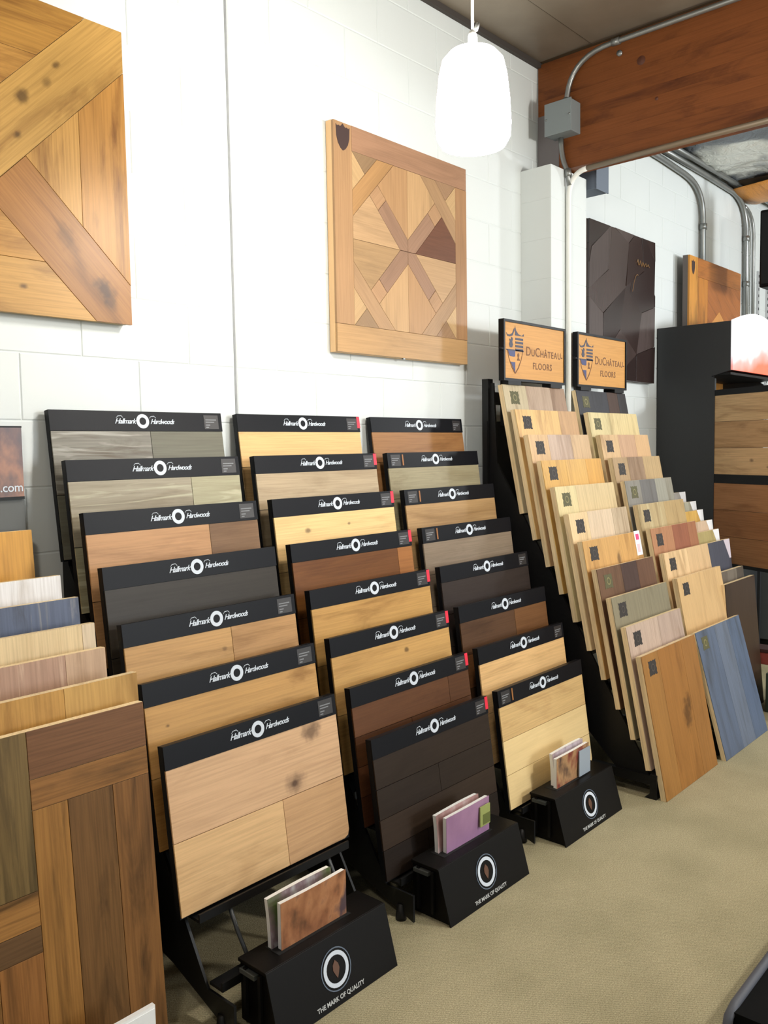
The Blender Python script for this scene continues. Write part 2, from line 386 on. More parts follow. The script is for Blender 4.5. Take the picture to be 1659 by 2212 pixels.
box('cover', plain('blue_grey_enamel', (98, 108, 122), .5), (-.068, .068, -.126, -.12, -.003, .143), jb2, .002)
# conduits along the far wall
yw = -.03
conduit('electrical_conduit', [(4.6, yw, 3.375), (5.5, yw, 3.352), (5.85, yw, 3.335)]+arc((5.9, yw, 3.33), (6.17, yw, 3.31), (6.185, yw, 3.10), 8)+[(6.19, yw, 2.2)], .02, GALV,
        'steel conduit under the far ceiling that bends down behind the orange panel', straps=[((6.187, yw, 3.04), (0, 0, 1))])
conduit('electrical_conduit', [(4.6, yw, 3.42), (6.3, yw, 3.41), (6.7, yw, 3.40)]+arc((6.75, yw, 3.40), (7.03, yw, 3.38), (7.045, yw, 3.16), 8)+[(7.07, yw, 2.1)], .02, GALV,
        'steel conduit bending down the far wall right of the orange panel', straps=[((7.05, yw, 3.10), (0, 0, 1)), ((7.06, yw, 2.75), (0, 0, 1))])
conduit('electrical_conduit', [(4.6, -.07, 3.44), (6.3, -.07, 3.44), (7.8, -.07, 3.45)], .018, GALV, 'steel conduit hugging the far wall and ceiling corner')
conduit('electrical_conduit', arc((7.0, yw, 3.34), (7.2, yw, 3.32), (7.21, yw, 3.15), 6)+[(7.22, yw, 2.1)], .014, GALV, 'thin conduit on the far wall beside the thick one')
for i, x in enumerate((7.40, 7.62)):
    ws = empty('wall_standard', (x, -.001, 1.6)); tag(ws, ('slotted metal shelf standard nearer the conduits on the far wall', 'slotted metal shelf standard farthest along the far wall')[i], 'shelf standard')
    box('rail', plain('pale_steel', (186, 188, 190), .45, .3), (-.018, .018, -.012, 0, 0, 1.3), ws)
    sl = MB().box(-.006, .006, -.0135, -.0118, 0, .022).mesh('slot')
    for k in range(24): put('slot', sl, MBLACK, ws, (0, 0, .03+.053*k))
sp = empty('loudspeaker', (6.32, -.54, 2.56)); tag(sp, 'black loudspeaker hanging at the right edge under the foil', 'loudspeaker')
box('cabinet', SATIN, (-.13, .13, -.12, .12, 0, .52), sp, .01)
box('grille', MBLACK, (-.138, -.13, -.105, .105, .02, .50), sp, .003)
box('bracket', MBLACK, (-.02, .02, -.02, .02, .52, .91), sp)
put('cable', MB().tube(arc((-.1, 0, .52), (-.2, .05, .68), (.0, .1, .9), 8), .005, 6), MBLACK, sp)

# ------------------------------------------------------------------ pendant lamp
pl = empty('pendant_lamp', (2.02, -1.038, 2.345)); tag(pl, 'glowing white tapered glass pendant lamp on a thin white cord', 'lamp')
SHADE = emit('lit_opal_glass', (255, 250, 240), 74)
put('shade', MB().lathe([(.090, 0), (.103, .022), (.106, .06), (.102, .13), (.095, .19), (.086, .228), (.066, .25), (.035, .259), (.016, .26)], 40), SHADE, pl)
put('cap', MB().lathe([(.0, .31), (.009, .309), (.013, .295), (.014, .261), (0, .26)], 20), PIPEW, pl)
put('cord', MB().tube([(0, 0, .305), (.004, .002, .5), (.012, .004, .8), (.015, .004, 1.17)], .004, 8), PIPEW, pl)
put('cable_grip', MB().tube([(.010, -.004, .315), (.018, -.006, .335)], .006, 8), GALV, pl)

# ------------------------------------------------------------------ wall panels
def poly_piece(poly, ang, mat, parent, y0, y1, name='inlay_piece', inset=.0012):
    """one wooden inlay piece; poly in panel XZ, grain along angle ang (degrees)"""
    cxm = sum(p[0] for p in poly)/len(poly); czm = sum(p[1] for p in poly)/len(poly)
    a = math.radians(ang); ca, sa = math.cos(a), math.sin(a); q = []
    for x, z in poly:
        dx, dz = x-cxm, z-czm; ln = math.hypot(dx, dz) or 1
        dx -= dx/ln*inset; dz -= dz/ln*inset
        q.append((dx*ca+dz*sa, -dx*sa+dz*ca))
    return put(name, MB().prism(q, y0, y1), mat, parent, (cxm, 0, czm), (0, -a, 0), bevel=.0007)
def shield(parent, x, z, wd, ht, mat, y=-.0455, name='crest'):
    pts = [(-.5, .42), (-.42, .36), (-.30, .40), (-.18, .37), (-.07, .44), (0, .5), (.07, .44), (.18, .37), (.30, .40), (.42, .36), (.5, .42), (.47, .0), (.36, -.25), (.18, -.42), (0, -.5), (-.18, -.42), (-.36, -.25), (-.47, 0)]
    put(name, MB().prism([(x+p[0]*wd, z+p[1]*ht) for p in pts], y, y+.002), mat, parent)

# big X-braced panel at the left
P1 = empty('wall_panel', (1.079, -.004, 2.358)); tag(P1, 'large golden oak wall panel with crossed braces at the left edge', 'wall panel')
A = .452
box('backing', plain('pale_panel_back', (196, 170, 120), .6), (-A+.004, A-.004, -.03, 0, -A+.004, A-.004), P1)
GO = (176, 131, 68)
def gw(rgb=GO, knots=()): return wood(rgb, (115, 73, 30), 'X', .62, .36, knots, fine=.2, across=7, var=.14)
h = .123
diag = lambda s: [(-A, -A), (-A+h, -A), (A, A-h), (A, A), (A-h, A), (-A, -A+h)] if s > 0 else None
poly_piece([(-A, -A), (-A+h, -A), (A, A-h), (A, A), (A-h, A), (-A, -A+h)], 45, gw((185, 144, 79), ((.20, .03, .03, .8), (.11, -.035, .018, .8), (.36, .04, .016, .7), (.30, .02, .02, .5), (-.02, -.03, .02, .6), (.05, .03, .05, .4))), P1, -.042, -.03)
g = h
poly_piece([(0, -g), (A-h, -A), (A, -A), (A, -A+h), (g, 0)], -45, gw((160, 111, 59), ((.12, .005, .05, .85), (.16, -.01, .03, .6), (-.06, .02, .05, .35))), P1, -.042, -.03)
poly_piece([(0, g), (-g, 0), (-A, A-h), (-A, A), (-A+h, A)], -45, gw((167, 118, 63)), P1, -.042, -.03)
xm = .294
poly_piece([(g, 0), (xm, -xm+g), (xm, xm-g)], 90, gw((185, 140, 75)), P1, -.042, -.03)
poly_piece([(xm, -xm+g), (A, -A+h), (A, A-h), (xm, xm-g)], 90, gw((176, 127, 64)), P1, -.042, -.03)
poly_piece([(-g, 0), (-xm, xm-g), (-xm, -xm+g)], 90, gw((181, 135, 72)), P1, -.042, -.03)
poly_piece([(-xm, xm-g), (-A, A-h), (-A, -A+h), (-xm, -xm+g)], 90, gw(), P1, -.042, -.03)
for s in (1, -1):
    poly_piece([(0, s*g), (xm-g, s*xm), (-xm+g, s*xm)], 0, gw((180, 133, 68)), P1, -.042, -.03)
    kn = ((.02, -.02, .035, .8), (-.12, .03, .05, .7)) if s > 0 else ((.10, .0, .014, .8),)
    poly_piece([(xm-g, s*xm), (A-h, s*A), (-A+h, s*A), (-xm+g, s*xm)], 0, gw((172, 126, 61) if s > 0 else (192, 147, 81), kn), P1, -.042, -.03)

# parquet panel with eight-pointed inlay
P2 = empty('wall_panel', (2.893, -.004, 2.343)); tag(P2, 'tan parquet wall panel with star inlay and small dark crest beside the lamp', 'wall panel')
A = .436; H2 = .452
box('backing', plain('pale_panel_edge', (226, 186, 136), .6), (-A, A, -.03, 0, -H2, H2), P2)
def pw(rgb): return wood(rgb, tuple(v*.8 for v in rgb), 'X', .35, .4, fine=.12, across=8, var=.05)
T = (171, 135, 100); TL = (183, 149, 111); TD = (149, 113, 82); TG = (160, 133, 100)
fr = .085; fb = .112; ft = .099
y0, y1 = -.042, -.03
poly_piece([(-A, -H2), (-A+.0, H2), (-A+.102, H2), (-A+.102, -H2+fb), (-A, -H2+fb)][1:] , 90, pw((167, 131, 95)), P2, y0, y1, 'stile')
poly_piece([(A-fr, -H2+fb), (A, -H2+fb), (A, H2-ft), (A-fr, H2-ft)], 90, pw((163, 124, 88)), P2, y0, y1, 'stile')
poly_piece([(-A+.102, H2-ft), (A, H2-ft), (A, H2), (-A+.102, H2)], 0, pw((165, 127, 100)), P2, y0, y1, 'rail')
poly_piece([(-A, -H2), (A, -H2), (A, -H2+fb), (-A, -H2+fb)], 0, pw((181, 144, 100)), P2, y0, y1, 'rail')
fx0, fx1, fz0, fz1 = -A+.102, A-fr, -H2+fb, H2-ft
def U(p): return (fx0+(fx1-fx0)*p[0], fz0+(fz1-fz0)*p[1])
c, hh, aw = .295, .075, .052
ci, co = c-hh, c+hh
sy = [lambda p: p, lambda p: (1-p[0], p[1]), lambda p: (p[0], 1-p[1]), lambda p: (1-p[0], 1-p[1])]
s2 = aw*math.sqrt(2)
for q, f in enumerate(sy):
    ang = 45 if q in (0, 3) else -45
    band = [(ci, 1), (co, 1), (0, 1-co), (0, 1-ci)]
    poly_piece([U(f(p)) for p in band], ang, pw((176, 135, 90) if q == 0 else (169, 135, 100)), P2, y0, y1)
    poly_piece([U(f(p)) for p in [(0, 1), (ci, 1), (ci*.5, 1-ci*.5)]], ang, pw((144, 117, 88) if q in (0, 2) else (154, 122, 93)), P2, y0, y1)
    poly_piece([U(f(p)) for p in [(0, 1), (ci*.5, 1-ci*.5), (0, 1-ci)]], -ang, pw((185, 153, 111)), P2, y0, y1)
    xa = (co+s2)/2; xb = (co-s2)/2; xd = (.52+s2)/2; xe = (.52-s2)/2
    poly_piece([U(f(p)) for p in [(.5, .5), (.5, .5+s2), (xd, 1-.52+xd), (xe, 1-.52+xe), (.5-s2, .5)]], -ang, pw((151, 118, 95)), P2, y0, y1)
    poly_piece([U(f(p)) for p in [(xd, 1-.52+xd), (xa, 1-co+xa), (xb, 1-co+xb), (xe, 1-.52+xe)]], ang, pw((172, 135, 100)), P2, y0, y1)
    poly_piece([U(f(p)) for p in [(.5, .5+s2), (.5, 1), (co, 1), (xa, 1-co+xa)]], 90, pw((187, 151, 109) if q in (1, 2) else (174, 136, 97)), P2, y0, y1)
    dk = (106, 70, 52) if q == 1 else ((167, 135, 97) if q == 2 else TL)
    poly_piece([U(f(p)) for p in [(.5-s2, .5), (xb, 1-co+xb), (0, 1-co), (0, .5)]], 0, pw(dk), P2, y0, y1)
shield(P2, -A+.052, H2-.058, .078, .105, plain('burnt_crest', (58, 38, 34), .6), -.0432)
box('hanging_clip', GALV, (-.03, -.018, -.04, -.03, -H2-.006, -H2), P2)

# dark carved panel
P3 = empty('wall_panel', (4.933, -.004, 2.341)); tag(P3, 'dark brown glossy wall panel of faceted polygon pieces behind the crest signs', 'wall panel')
A = .433; H2 = .449
box('backing', plain('umber_back', (70, 48, 38), .6), (-A, A, -.03, 0, -H2, H2), P3)
rows = 3; cols = 2; random.seed(3)
def dkw(k): return wood(((52, 37, 34), (66, 52, 49), (44, 30, 28), (78, 66, 64))[k], None, 'Z', .35, .24, fine=.12, across=9, var=.1, spec=.6)
hw = 2*A/cols
def clipP(poly):
    def cut(ps, f, g):
        out = []
        for i in range(len(ps)):
            a, b_ = ps[i], ps[(i+1) % len(ps)]; fa, fb_ = f(a), f(b_)
            if fa >= 0: out.append(a)
            if fa*fb_ < 0: t = fa/(fa-fb_); out.append((a[0]+(b_[0]-a[0])*t, a[1]+(b_[1]-a[1])*t))
        return out
    for f in (lambda p: p[0]+A, lambda p: A-p[0], lambda p: p[1]+H2, lambda p: H2-p[1]):
        if len(poly) < 3: return []
        poly = cut(poly, f, None)
    return poly
vh = 2*H2/1.7
for r in range(-1, 5):
    for cc in range(-1, 5):
        cx_ = -A+hw*(cc+.5*(r % 2)); cz_ = -H2+vh*.75*r
        hexp = [(cx_, cz_+vh*.5), (cx_+hw*.5, cz_+vh*.25), (cx_+hw*.5, cz_-vh*.25), (cx_, cz_-vh*.5), (cx_-hw*.5, cz_-vh*.25), (cx_-hw*.5, cz_+vh*.25)]
        sk = lambda p: (p[0]+.06*math.sin(5*p[1]+3*p[0]), p[1]+.05*math.sin(6*p[0]+1))
        hexp = [sk(p) for p in hexp]; ctr = sk((cx_, cz_))
        for t, tri in enumerate(([hexp[5], hexp[0], hexp[1], ctr], [hexp[1], hexp[2], hexp[3], ctr], [hexp[3], hexp[4], hexp[5], ctr])):
            pp = clipP(tri)
            if len(pp) >= 3:
                o = poly_piece(pp, 0, dkw((t+r+cc) % 4), P3, -.044, -.03)
                o.rotation_euler.rotate_axis('X', random.uniform(-.02, .02)); o.rotation_euler.rotate_axis('Z', random.uniform(-.02, .02))
        
scr = [(.16+.011*i, -.050, .285+.022*math.sin(i*1.9)*(1-.04*i)) for i in range(17)]
put('brass_scribble', MB().tube(scr, .0022, 5), plain('brass_print', (150, 110, 60), .4), P3)
put('brass_curve', MB().tube([(.10+.006*i, -.050, .10+.02*i-.0009*i*i) for i in range(14)], .0015, 5), plain('brass_print', (150, 110, 60), .4), P3)

# orange panel far right
P4 = empty('wall_panel', (6.255, -.056, 2.326)); tag(P4, 'orange brown wall panel with tiny crest above the black cabinet', 'wall panel')
A = .478; H2 = .447
box('backing', plain('grey_panel_back', (96, 88, 84), .6), (-A, A, -.035, 0, -H2, H2), P4)
def ow(rgb): return wood(rgb, tuple(v*.62 for v in rgb), 'X', .6, .36, fine=.18, across=8, var=.1)
poly_piece([(-A, -H2), (-A+.14, -H2), (-A+.14, H2), (-A, H2)], 90, ow((204, 142, 66)), P4, -.048, -.035)
poly_piece([(-A+.14, H2-.13), (A, H2-.13), (A, H2), (-A+.14, H2)], 0, ow((176, 110, 52)), P4, -.048, -.035)
poly_piece([(-A+.14, -H2), (-.16, -H2), (-.16, H2-.13), (-A+.14, H2-.13)], 90, ow((190, 124, 54)), P4, -.048, -.035)
poly_piece([(-.16, -H2), (A, -H2), (A, -H2+.3), (.06, .12), (-.16, -.02)], 60, ow((196, 136, 70)), P4, -.048, -.035)
poly_piece([(-.16, -.02), (.06, .12), (A, -H2+.3), (A, H2-.13), (-.16, H2-.13)], -30, ow((164, 100, 50)), P4, -.048, -.035)
shield(P4, -A+.06, H2-.075, .055, .1, plain('burnt_crest', (58, 38, 34), .6), -.0495)

# ------------------------------------------------------------------ header sample boards and their racks
BW, BH, HD = .635, .457, .064
TILT = math.radians(7.7)
M_BACK = MB().box(-BW/2, BW/2, .004, .022, 0, BH).mesh('backing')
M_HEAD = MB().box(-BW/2, BW/2, -.003, .004, BH-HD, BH).mesh('header')
M_RING = MB().ring(0, BH-HD/2, .0235, .0125, -.0042, -.003).mesh('ring')
def pen(x): return MB().tube([(x-.010, -.0036, BH-HD/2+.010), (x-.004, -.0036, BH-HD/2+.016), (x+.008, -.0036, BH-HD/2+.017), (x+.014, -.0036, BH-HD/2+.011)], .0011, 5).mesh('pen_stroke')
M_SWASH = [pen(-.085), pen(.036)]                                      # pen strokes of the two capital letters
def plank_mesh(x0, x1, z0, z1, cut):
    g = .0009
    c = .022
    p = [(x0+g, z0+g), (x1-g, z0+g), (x1-g, z1-g), (x0+g, z1-g)]
    if cut == 'R': p = [(x0+g, z0+g), (x1-g-c, z0+g), (x1-g-c*.3, z0+g+c*.3), (x1-g, z0+g+c), (x1-g, z1-g), (x0+g, z1-g)]
    return MB().prism(p, -.0015, .004).mesh('plank')
def header_board(xc, ytop, ztop, rows, label, sticker='R', red=False, group=None):
    t = math.sin(TILT); cth = math.cos(TILT)
    e = empty('sample_board', (xc, ytop-BH*t, ztop-BH*cth), (-TILT, 0, 0)); tag(e, label, 'sample board', group)
    put('backing', M_BACK, BLACK, e)
    hd = put('header', M_HEAD, HEAD, e)
    put('logo_ring', M_RING, WHITEP, hd)
    put('lettering', text_mesh('Hallmark', .0235, .45, 'RIGHT', .0003, space=.86), WHITEP, hd, (-.027, -.0034, BH-HD/2-.008))
    put('lettering', text_mesh('Hardwoods', .0222, .45, 'LEFT', .0003, space=.82), WHITEP, hd, (.028, -.0034, BH-HD/2-.008))
    for ms_ in M_SWASH: put('pen_stroke', ms_, WHITEP, hd)
    sx = {'R': BW/2-.075, 'L': -BW/2+.02, 'N': None}[sticker]
    if sx is not None:
        put('sticker', MB().box(sx, sx+.06, -.0036, -.003, BH-HD+.008, BH-.008), plain('dark_sticker', (38, 34, 34), .45), hd)
        for (dz, ww) in ((.038, .045), (.030, .036), (.020, .018), (.012, .012)):
            put('print_line', MB().box(sx+.006, sx+.006+ww, -.0041, -.0036, BH-HD+dz, BH-HD+dz+.0035), GREYP, hd)
    if sticker == 'L': put('orange_mark', MB().box(sx+.072, sx+.080, -.0041, -.003, BH-HD+.010, BH-.008), ORANGE, hd)
    if red: put('red_tab', MB().box(BW/2-.016, BW/2+.001, -.0042, -.003, BH-.048, BH-.002), RED, hd)
    z1 = BH-HD
    n = len(rows)
    for r, row in enumerate(rows):
        z0 = z1-(BH-HD-.004)/n
        xs = [-BW/2+.001]+[(-.5+s)*BW for s in row[0]]+[BW/2-.001]
        for k in range(len(xs)-1):
            put('plank', plank_mesh(xs[k], xs[k+1], z0, z1, 'R' if (r == n-1 and k == len(xs)-2) else None), row[1][k], e)
        z1 = z0
    return e
def X(rgb, **k): return wood(rgb, k.pop('dark', None), 'X', **k)
def plainrow(m, n=2): return [([], [m])]*n
g1 = X((126, 122, 112), streak=(170, 168, 158), con=.9, fine=.25, across=16); g1b = X((108, 106, 92), con=.35)
g2 = X((166, 156, 134), streak=(206, 200, 170), con=.6, across=14); g2b = X((170, 164, 134), streak=(196, 190, 160), con=.5)
R1 = [
 ([([.54], [g1, g1b]), ([.3], [g1b, g1])], 'weathered grey plank sample board, topmost of the nearest black rack', 'R'),
 ([([.68], [g2, g2b]), ([.4], [g2b, g2])], 'pale grey beige streaked sample board, second from top in the nearest black rack', 'R'),
 ([([.68], [X((184, 140, 98), con=.4), X((134, 102, 72), con=.5)]), ([.5], [X((184, 140, 98), con=.4)]*2)], 'tan brown sample board with a darker right plank, third from top in the nearest rack', 'R'),
 (plainrow(X((58, 52, 45), con=.4)), 'charcoal brown sample board in the middle of the nearest black rack', 'N'),
 ([([.58], [X((200, 156, 100), con=.45, knots=((.02, .33, .012, .5),)), X((182, 140, 92), con=.4)]), ([.3], [X((196, 152, 98))]*2)], 'golden oak sample board of two tones, fifth from top in the nearest rack', 'R'),
 (plainrow(X((192, 148, 90), con=.6, knots=((-.25, .33, .008, .7),))), 'honey oak sample board with curly grain just behind the front board of the nearest rack', 'R'),
 ([([], [X((206, 168, 130), con=.3, knots=((.205, .367, .045, .75), (.12, .232, .045, .6), (.118, .232, .016, .9)), var=.05)]),
   ([.60], [X((214, 176, 128), con=.3, var=.05), X((196, 156, 114), con=.3, var=.05)])], 'pale pinkish oak sample board with two grey knots at the front of the nearest rack', 'R'),
]
R2 = [
 (plainrow(X((226, 184, 126), con=.3), 3), 'light golden sample board with red tab, topmost of the middle black rack', 'R'),
 (plainrow(X((182, 162, 132), con=.35), 3), 'grey beige sample board with red tab, second from top in the middle rack', 'R'),
 (plainrow(X((228, 192, 134), con=.3, knots=((-.16, .335, .016, .75), (.05, .345, .009, .7))), 2), 'cream oak sample board with small dark knots in the middle rack', 'R'),
 ([([.86], [X((116, 72, 34), con=.5), X((150, 98, 52), con=.4)]), ([], [X((116, 72, 34), con=.5)])], 'chestnut brown sample board with red tab in the middle rack', 'R'),
 (plainrow(X((184, 142, 82), con=.65)), 'olive golden cloudy sample board with red tab in the middle rack', 'R'),
 (plainrow(X((192, 150, 90), con=.4, knots=((.06, .352, .014, .75),))), 'golden sample board with a single round knot in the middle rack', 'R'),
 ([([.8], [X((92, 58, 34), con=.5)]*2), ([.45], [X((82, 51, 30), con=.5)]*2), ([.7], [X((104, 64, 40), con=.5)]*2), ([], [X((84, 50, 32))])], 'reddish dark brown sample board of narrow planks, second from front in the middle rack', 'R'),
 ([([], [X((46, 35, 27), con=.4)]), ([.5], [X((42, 32, 25), con=.4)]*2), ([], [X((50, 38, 29), con=.4)]), ([.35], [X((38, 29, 23), con=.4)]*2)], 'nearly black brown sample board at the front of the middle rack', 'R'),
]
pale = X((226, 198, 144), con=.15, fine=.06, var=.03); palek = X((206, 172, 118), dark=(176, 136, 88), con=.6, var=.05)
R3 = [
 (plainrow(X((146, 104, 64), con=.5), 3), 'walnut brown sample board, topmost of the farthest black header rack', 'R'),
 (plainrow(X((158, 148, 118), con=.45), 3), 'grey green sample board with orange mark, second from top in the farthest header rack', 'L'),
 (plainrow(X((184, 148, 102), con=.4), 3), 'tan sample board with orange mark, third from top in the farthest header rack', 'L'),
 (plainrow(X((132, 116, 98), con=.35), 3), 'taupe grey sample board with orange mark in the farthest header rack', 'L'),
 (plainrow(X((50, 41, 37), con=.4), 3), 'blackish sample board in the middle of the farthest header rack', 'R'),
 ([([.6], [X((84, 58, 38), con=.6), X((112, 76, 46), con=.5)]), ([.4], [X((124, 82, 50)), X((78, 54, 36))]), ([], [X((84, 58, 38))])], 'dark mottled walnut sample board in the farthest header rack', 'N'),
 (plainrow(X((222, 180, 124), con=.45, knots=((-.25, .21, .018, .6),)), 2), 'light ash sample board with soft bands, second from front in the farthest header rack', 'R'),
 ([([], [palek]), ([], [pale]), ([], [pale])], 'pale yellow maple sample board at the front of the farthest header rack', 'L'),
]
RX = [1.557, 2.262, 2.967]
def slot(i): return (-.035-.0905*i, 1.632-.1515*i)
for rows_, xcn, red in ((R1, RX[0], False), (R2, RX[1], True), (R3, RX[2], False)):
    for i, (rw, lab, st) in enumerate(rows_):
        yt, zt = slot(i)
        header_board(xcn, yt, zt, rw, lab, st, red)

RACK_LAB = ['black stepped metal rack nearest the camera holding header sample boards', 'black stepped metal rack in the middle of the three header racks', 'black stepped metal rack farthest of the three header racks']
def header_rack(xc, label, straps):
    e = empty('display_rack', (xc, -.45, 0)); tag(e, label, 'display rack')
    yo = .45
    prof = [(-.03, 1.30), (-.03, .15), (-.40, .14), (-.55, .105), (-.74, .035), (-.815, .008), (-.815, .095), (-.705, .095), (-.066, 1.165), (-.05, 1.30)]
    for sx in (-1, 1):
        x = sx*.285
        put('side_plate', MB().prism([(y+yo, z) for y, z in prof], x-.004, x+.004, 'YZ'), MBLACK, e)
        for y, hz in ((-.06, .16), (-.76, .05)):
            put('foot', MB().lathe([(0, hz), (.012, hz), (.018, .012), (.018, 0), (0, 0)], 12), MBLACK, e, (x, y+yo, 0))
    put('back_panel', MB().box(-.281, .281, -.028+yo, -.02+yo, .05, 1.18), MBLACK, e)
    led = MB().box(-.281, .281, -.028, .022, -.012, -.004).box(-.281, .281, -.034, -.028, -.012, .012).mesh('ledge')
    for i in range(8):
        yt, zt = slot(i); yb = yt-BH*math.sin(TILT); zb = zt-BH*math.cos(TILT)
        put('ledge', led, MBLACK, e, (0, yb+yo+.004, zb-.002))
    if straps:
        for x in (-.175, .20):
            put('wire_support', MB().tube([(x, -.655+yo, .262), (x, -.69+yo, .2), (x+.002, -.73+yo, .14), (x+.002, -.745+yo, .08)], .006, 8), plain('dark_wire', (70, 72, 74), .4, .4), e)
    return e
for k in range(3): header_rack(RX[k], RACK_LAB[k], k == 0)

# brochure holders
def brochure_holder(xc, label):
    e = empty('brochure_holder', (xc, -.82, 0)); tag(e, label, 'brochure holder')
    hw_ = .226
    # body with a slot in its lid
    front = math.atan2(.047, .17)
    put('body', MB().prism([(.065, .002), (-.085, .002), (-.041, .163), (.065, .163)], -hw_+.008, hw_-.008, 'YZ'), SATIN, e)
    put('front_panel', MB().prism([(-.089, 0), (-.095, 0), (-.047, .172), (-.041, .172)], -hw_, hw_, 'YZ'), SATIN, e, bevel=.001)
    put('lid', MB().prism([(-.046, .163), (-.044, .173), (.066, .173), (.066, .163)], -hw_, hw_, 'YZ'), SATIN, e, bevel=.002)
    put('slot', MB().box(-.15, .12, -.012, .046, .1725, .1738), plain('slot_dark', (5, 5, 5), .8), e)
    for sx in (-1, 1):
        put('end_flange', MB().box(sx*hw_-.004, sx*hw_+.004, -.028, -.018, .02, .158), MBLACK, e)
        put('end_flange', MB().box(sx*hw_-.004, sx*hw_+.004, .03, .04, .02, .158), MBLACK, e)
        put('clip', MB().box(sx*hw_-.008, sx*hw_+.008, -.01, .05, .142, .154), plain('dull_zinc_clip', (92, 96, 94), .5, .5), e)
        put('foot', MB().lathe([(0, .02), (.012, .02), (.014, 0), (0, 0)], 10), MBLACK, e, (sx*.19, -.03, -.0))
    # ring and motto lie on the sloped front
    f = empty('logo', (0, -.0945, .004), (-front+.0, 0, 0)); bpy.data.objects.remove(f)
    def onfront(name, me, mat, x, s):
        d = Vector((0, .047, .172)).normalized()
        p = Vector((0, -.0952, 0))+d*s
        return put(name, me, mat, e, (x, p.y, p.z), (-math.atan2(.047, .172), 0, 0))
    onfront('logo_ring', MB().ring(0, 0, .0465, .0355, -.0008, .0).mesh(), WHITEP, .0, .092)
    onfront('logo_outline', MB().ring(0, 0, .0555, .0525, -.0008, .0).mesh(), plain('blue_grey_print', (92, 104, 120), .5), .0, .092)
    leaf = [(0, .024), (.010, .012), (.012, 0), (.006, -.014), (0, -.024), (-.006, -.014), (-.012, 0), (-.010, .012)]
    onfront('leaf_mark', MB().prism(leaf, -.0008, 0), plain('bronze_print', (92, 58, 36), .5), .0, .092)
    onfront('lettering', text_mesh('THE MARK OF QUALITY', .0165, 0, 'CENTER', .0003), plain('pale_print', (190, 192, 190), .5), .0, .014)
    return e
def print_mat(name, cols, sc=9, axis='X'):
    mt, nt, b = newmat(name); N = nt.nodes; L = nt.links
    tc = N.new('ShaderNodeTexCoord'); mp = N.new('ShaderNodeMapping'); mp.inputs['Scale'].default_value = (sc, sc, sc*.6)
    L.new(tc.outputs['Object'], mp.inputs['Vector'])
    v = N.new('ShaderNodeTexVoronoi'); v.inputs['Scale'].default_value = 1.; n = N.new('ShaderNodeTexNoise'); n.inputs['Scale'].default_value = 1.2; n.inputs['Detail'].default_value = 5
    L.new(mp.outputs[0], n.inputs['Vector'])
    r = N.new('ShaderNodeValToRGB'); e = r.color_ramp.elements; e[0].position = .34; e[0].color = (*lin(cols[0]), 1); e[1].position = .66; e[1].color = (*lin(cols[-1]), 1)
    for i, c_ in enumerate(cols[1:-1]): q = e.new(.34+.32*(i+1)/(len(cols)-1)); q.color = (*lin(c_), 1)
    L.new(n.outputs['Fac'], r.inputs[0]); L.new(r.outputs[0], b.inputs['Base Color']); b.inputs['Roughness'].default_value = .35
    return mt
PAPER = plain('paper_pages', (238, 238, 236), .6)
def curved_sheet(w_, h_, th, bow, lean=0., flare=0.):
    """a booklet standing up: bowed in plan, XZ plane, front is -Y"""
    mb = MB(); n = 10
    for k in (0, 1):
        for i in range(n+1):
            t = i/n
            for j in range(5):
                z = h_*j/4; yb = -bow*math.sin(math.pi*t)*(j/4)**1.5+lean*(j/4)**2
                mb.v.append((-w_/2+w_*t, yb+k*th, z+flare*math.sin(math.pi*t*.9)*(j/4)))
    M = (n+1)*5; I = lambda k, i, j: k*M+i*5+j
    for i in range(n):
        for j in range(4):
            mb.f.append((I(0, i, j), I(0, i+1, j), I(0, i+1, j+1), I(0, i, j+1))); mb.f.append((I(1, i, j), I(1, i, j+1), I(1, i+1, j+1), I(1, i+1, j)))
        mb.f.append((I(0, i, 4), I(0, i+1, 4), I(1, i+1, 4), I(1, i, 4))); mb.f.append((I(0, i, 0), I(1, i, 0), I(1, i+1, 0), I(0, i+1, 0)))
    for j in range(4):
        mb.f.append((I(0, 0, j), I(0, 0, j+1), I(1, 0, j+1), I(1, 0, j))); mb.f.append((I(0, n, j), I(1, n, j), I(1, n, j+1), I(0, n, j+1)))
    mb.sm = False
    return mb
def brochure(xc, y, h_, cover, label, w_=.245, bow=.01, lean=.0, extra=()):
    e = empty('brochure', (xc, y, .174)); tag(e, label, 'brochure')
    put('pages', curved_sheet(w_-.004, h_-.002, .015, bow, lean, .006), PAPER, e, (0, .0008, 0))
    put('cover', curved_sheet(w_, h_, .0008, bow, lean, .006), cover, e)
    for (nm, x0, x1, z0, z1, mt_) in extra: put(nm, MB().box(x0, x1, -bow-(.0030 if nm == 'photo_print' else .0022), -bow+.0018, z0, z1), mt_, e, (0, lean*.3, 0))
    return e
HLAB = ['black brochure box with ring logo at the foot of the nearest rack', 'black brochure box with ring logo at the foot of the middle rack', 'black brochure box with ring logo at the foot of the farthest header rack']
for k in range(3): brochure_holder(RX[k], HLAB[k])
brochure(1.547, -.822, .128, print_mat('cover_brown', [(92, 62, 44), (150, 98, 66), (176, 122, 84), (84, 66, 70)], 12), 'orange brown brochure at the front of the nearest brochure box')
brochure(1.528, -.797, .133, print_mat('cover_green', [(70, 92, 40), (126, 106, 110), (200, 204, 200)], 10), 'pale brochure standing behind the orange brown one in the nearest box', .235, .004, .012)
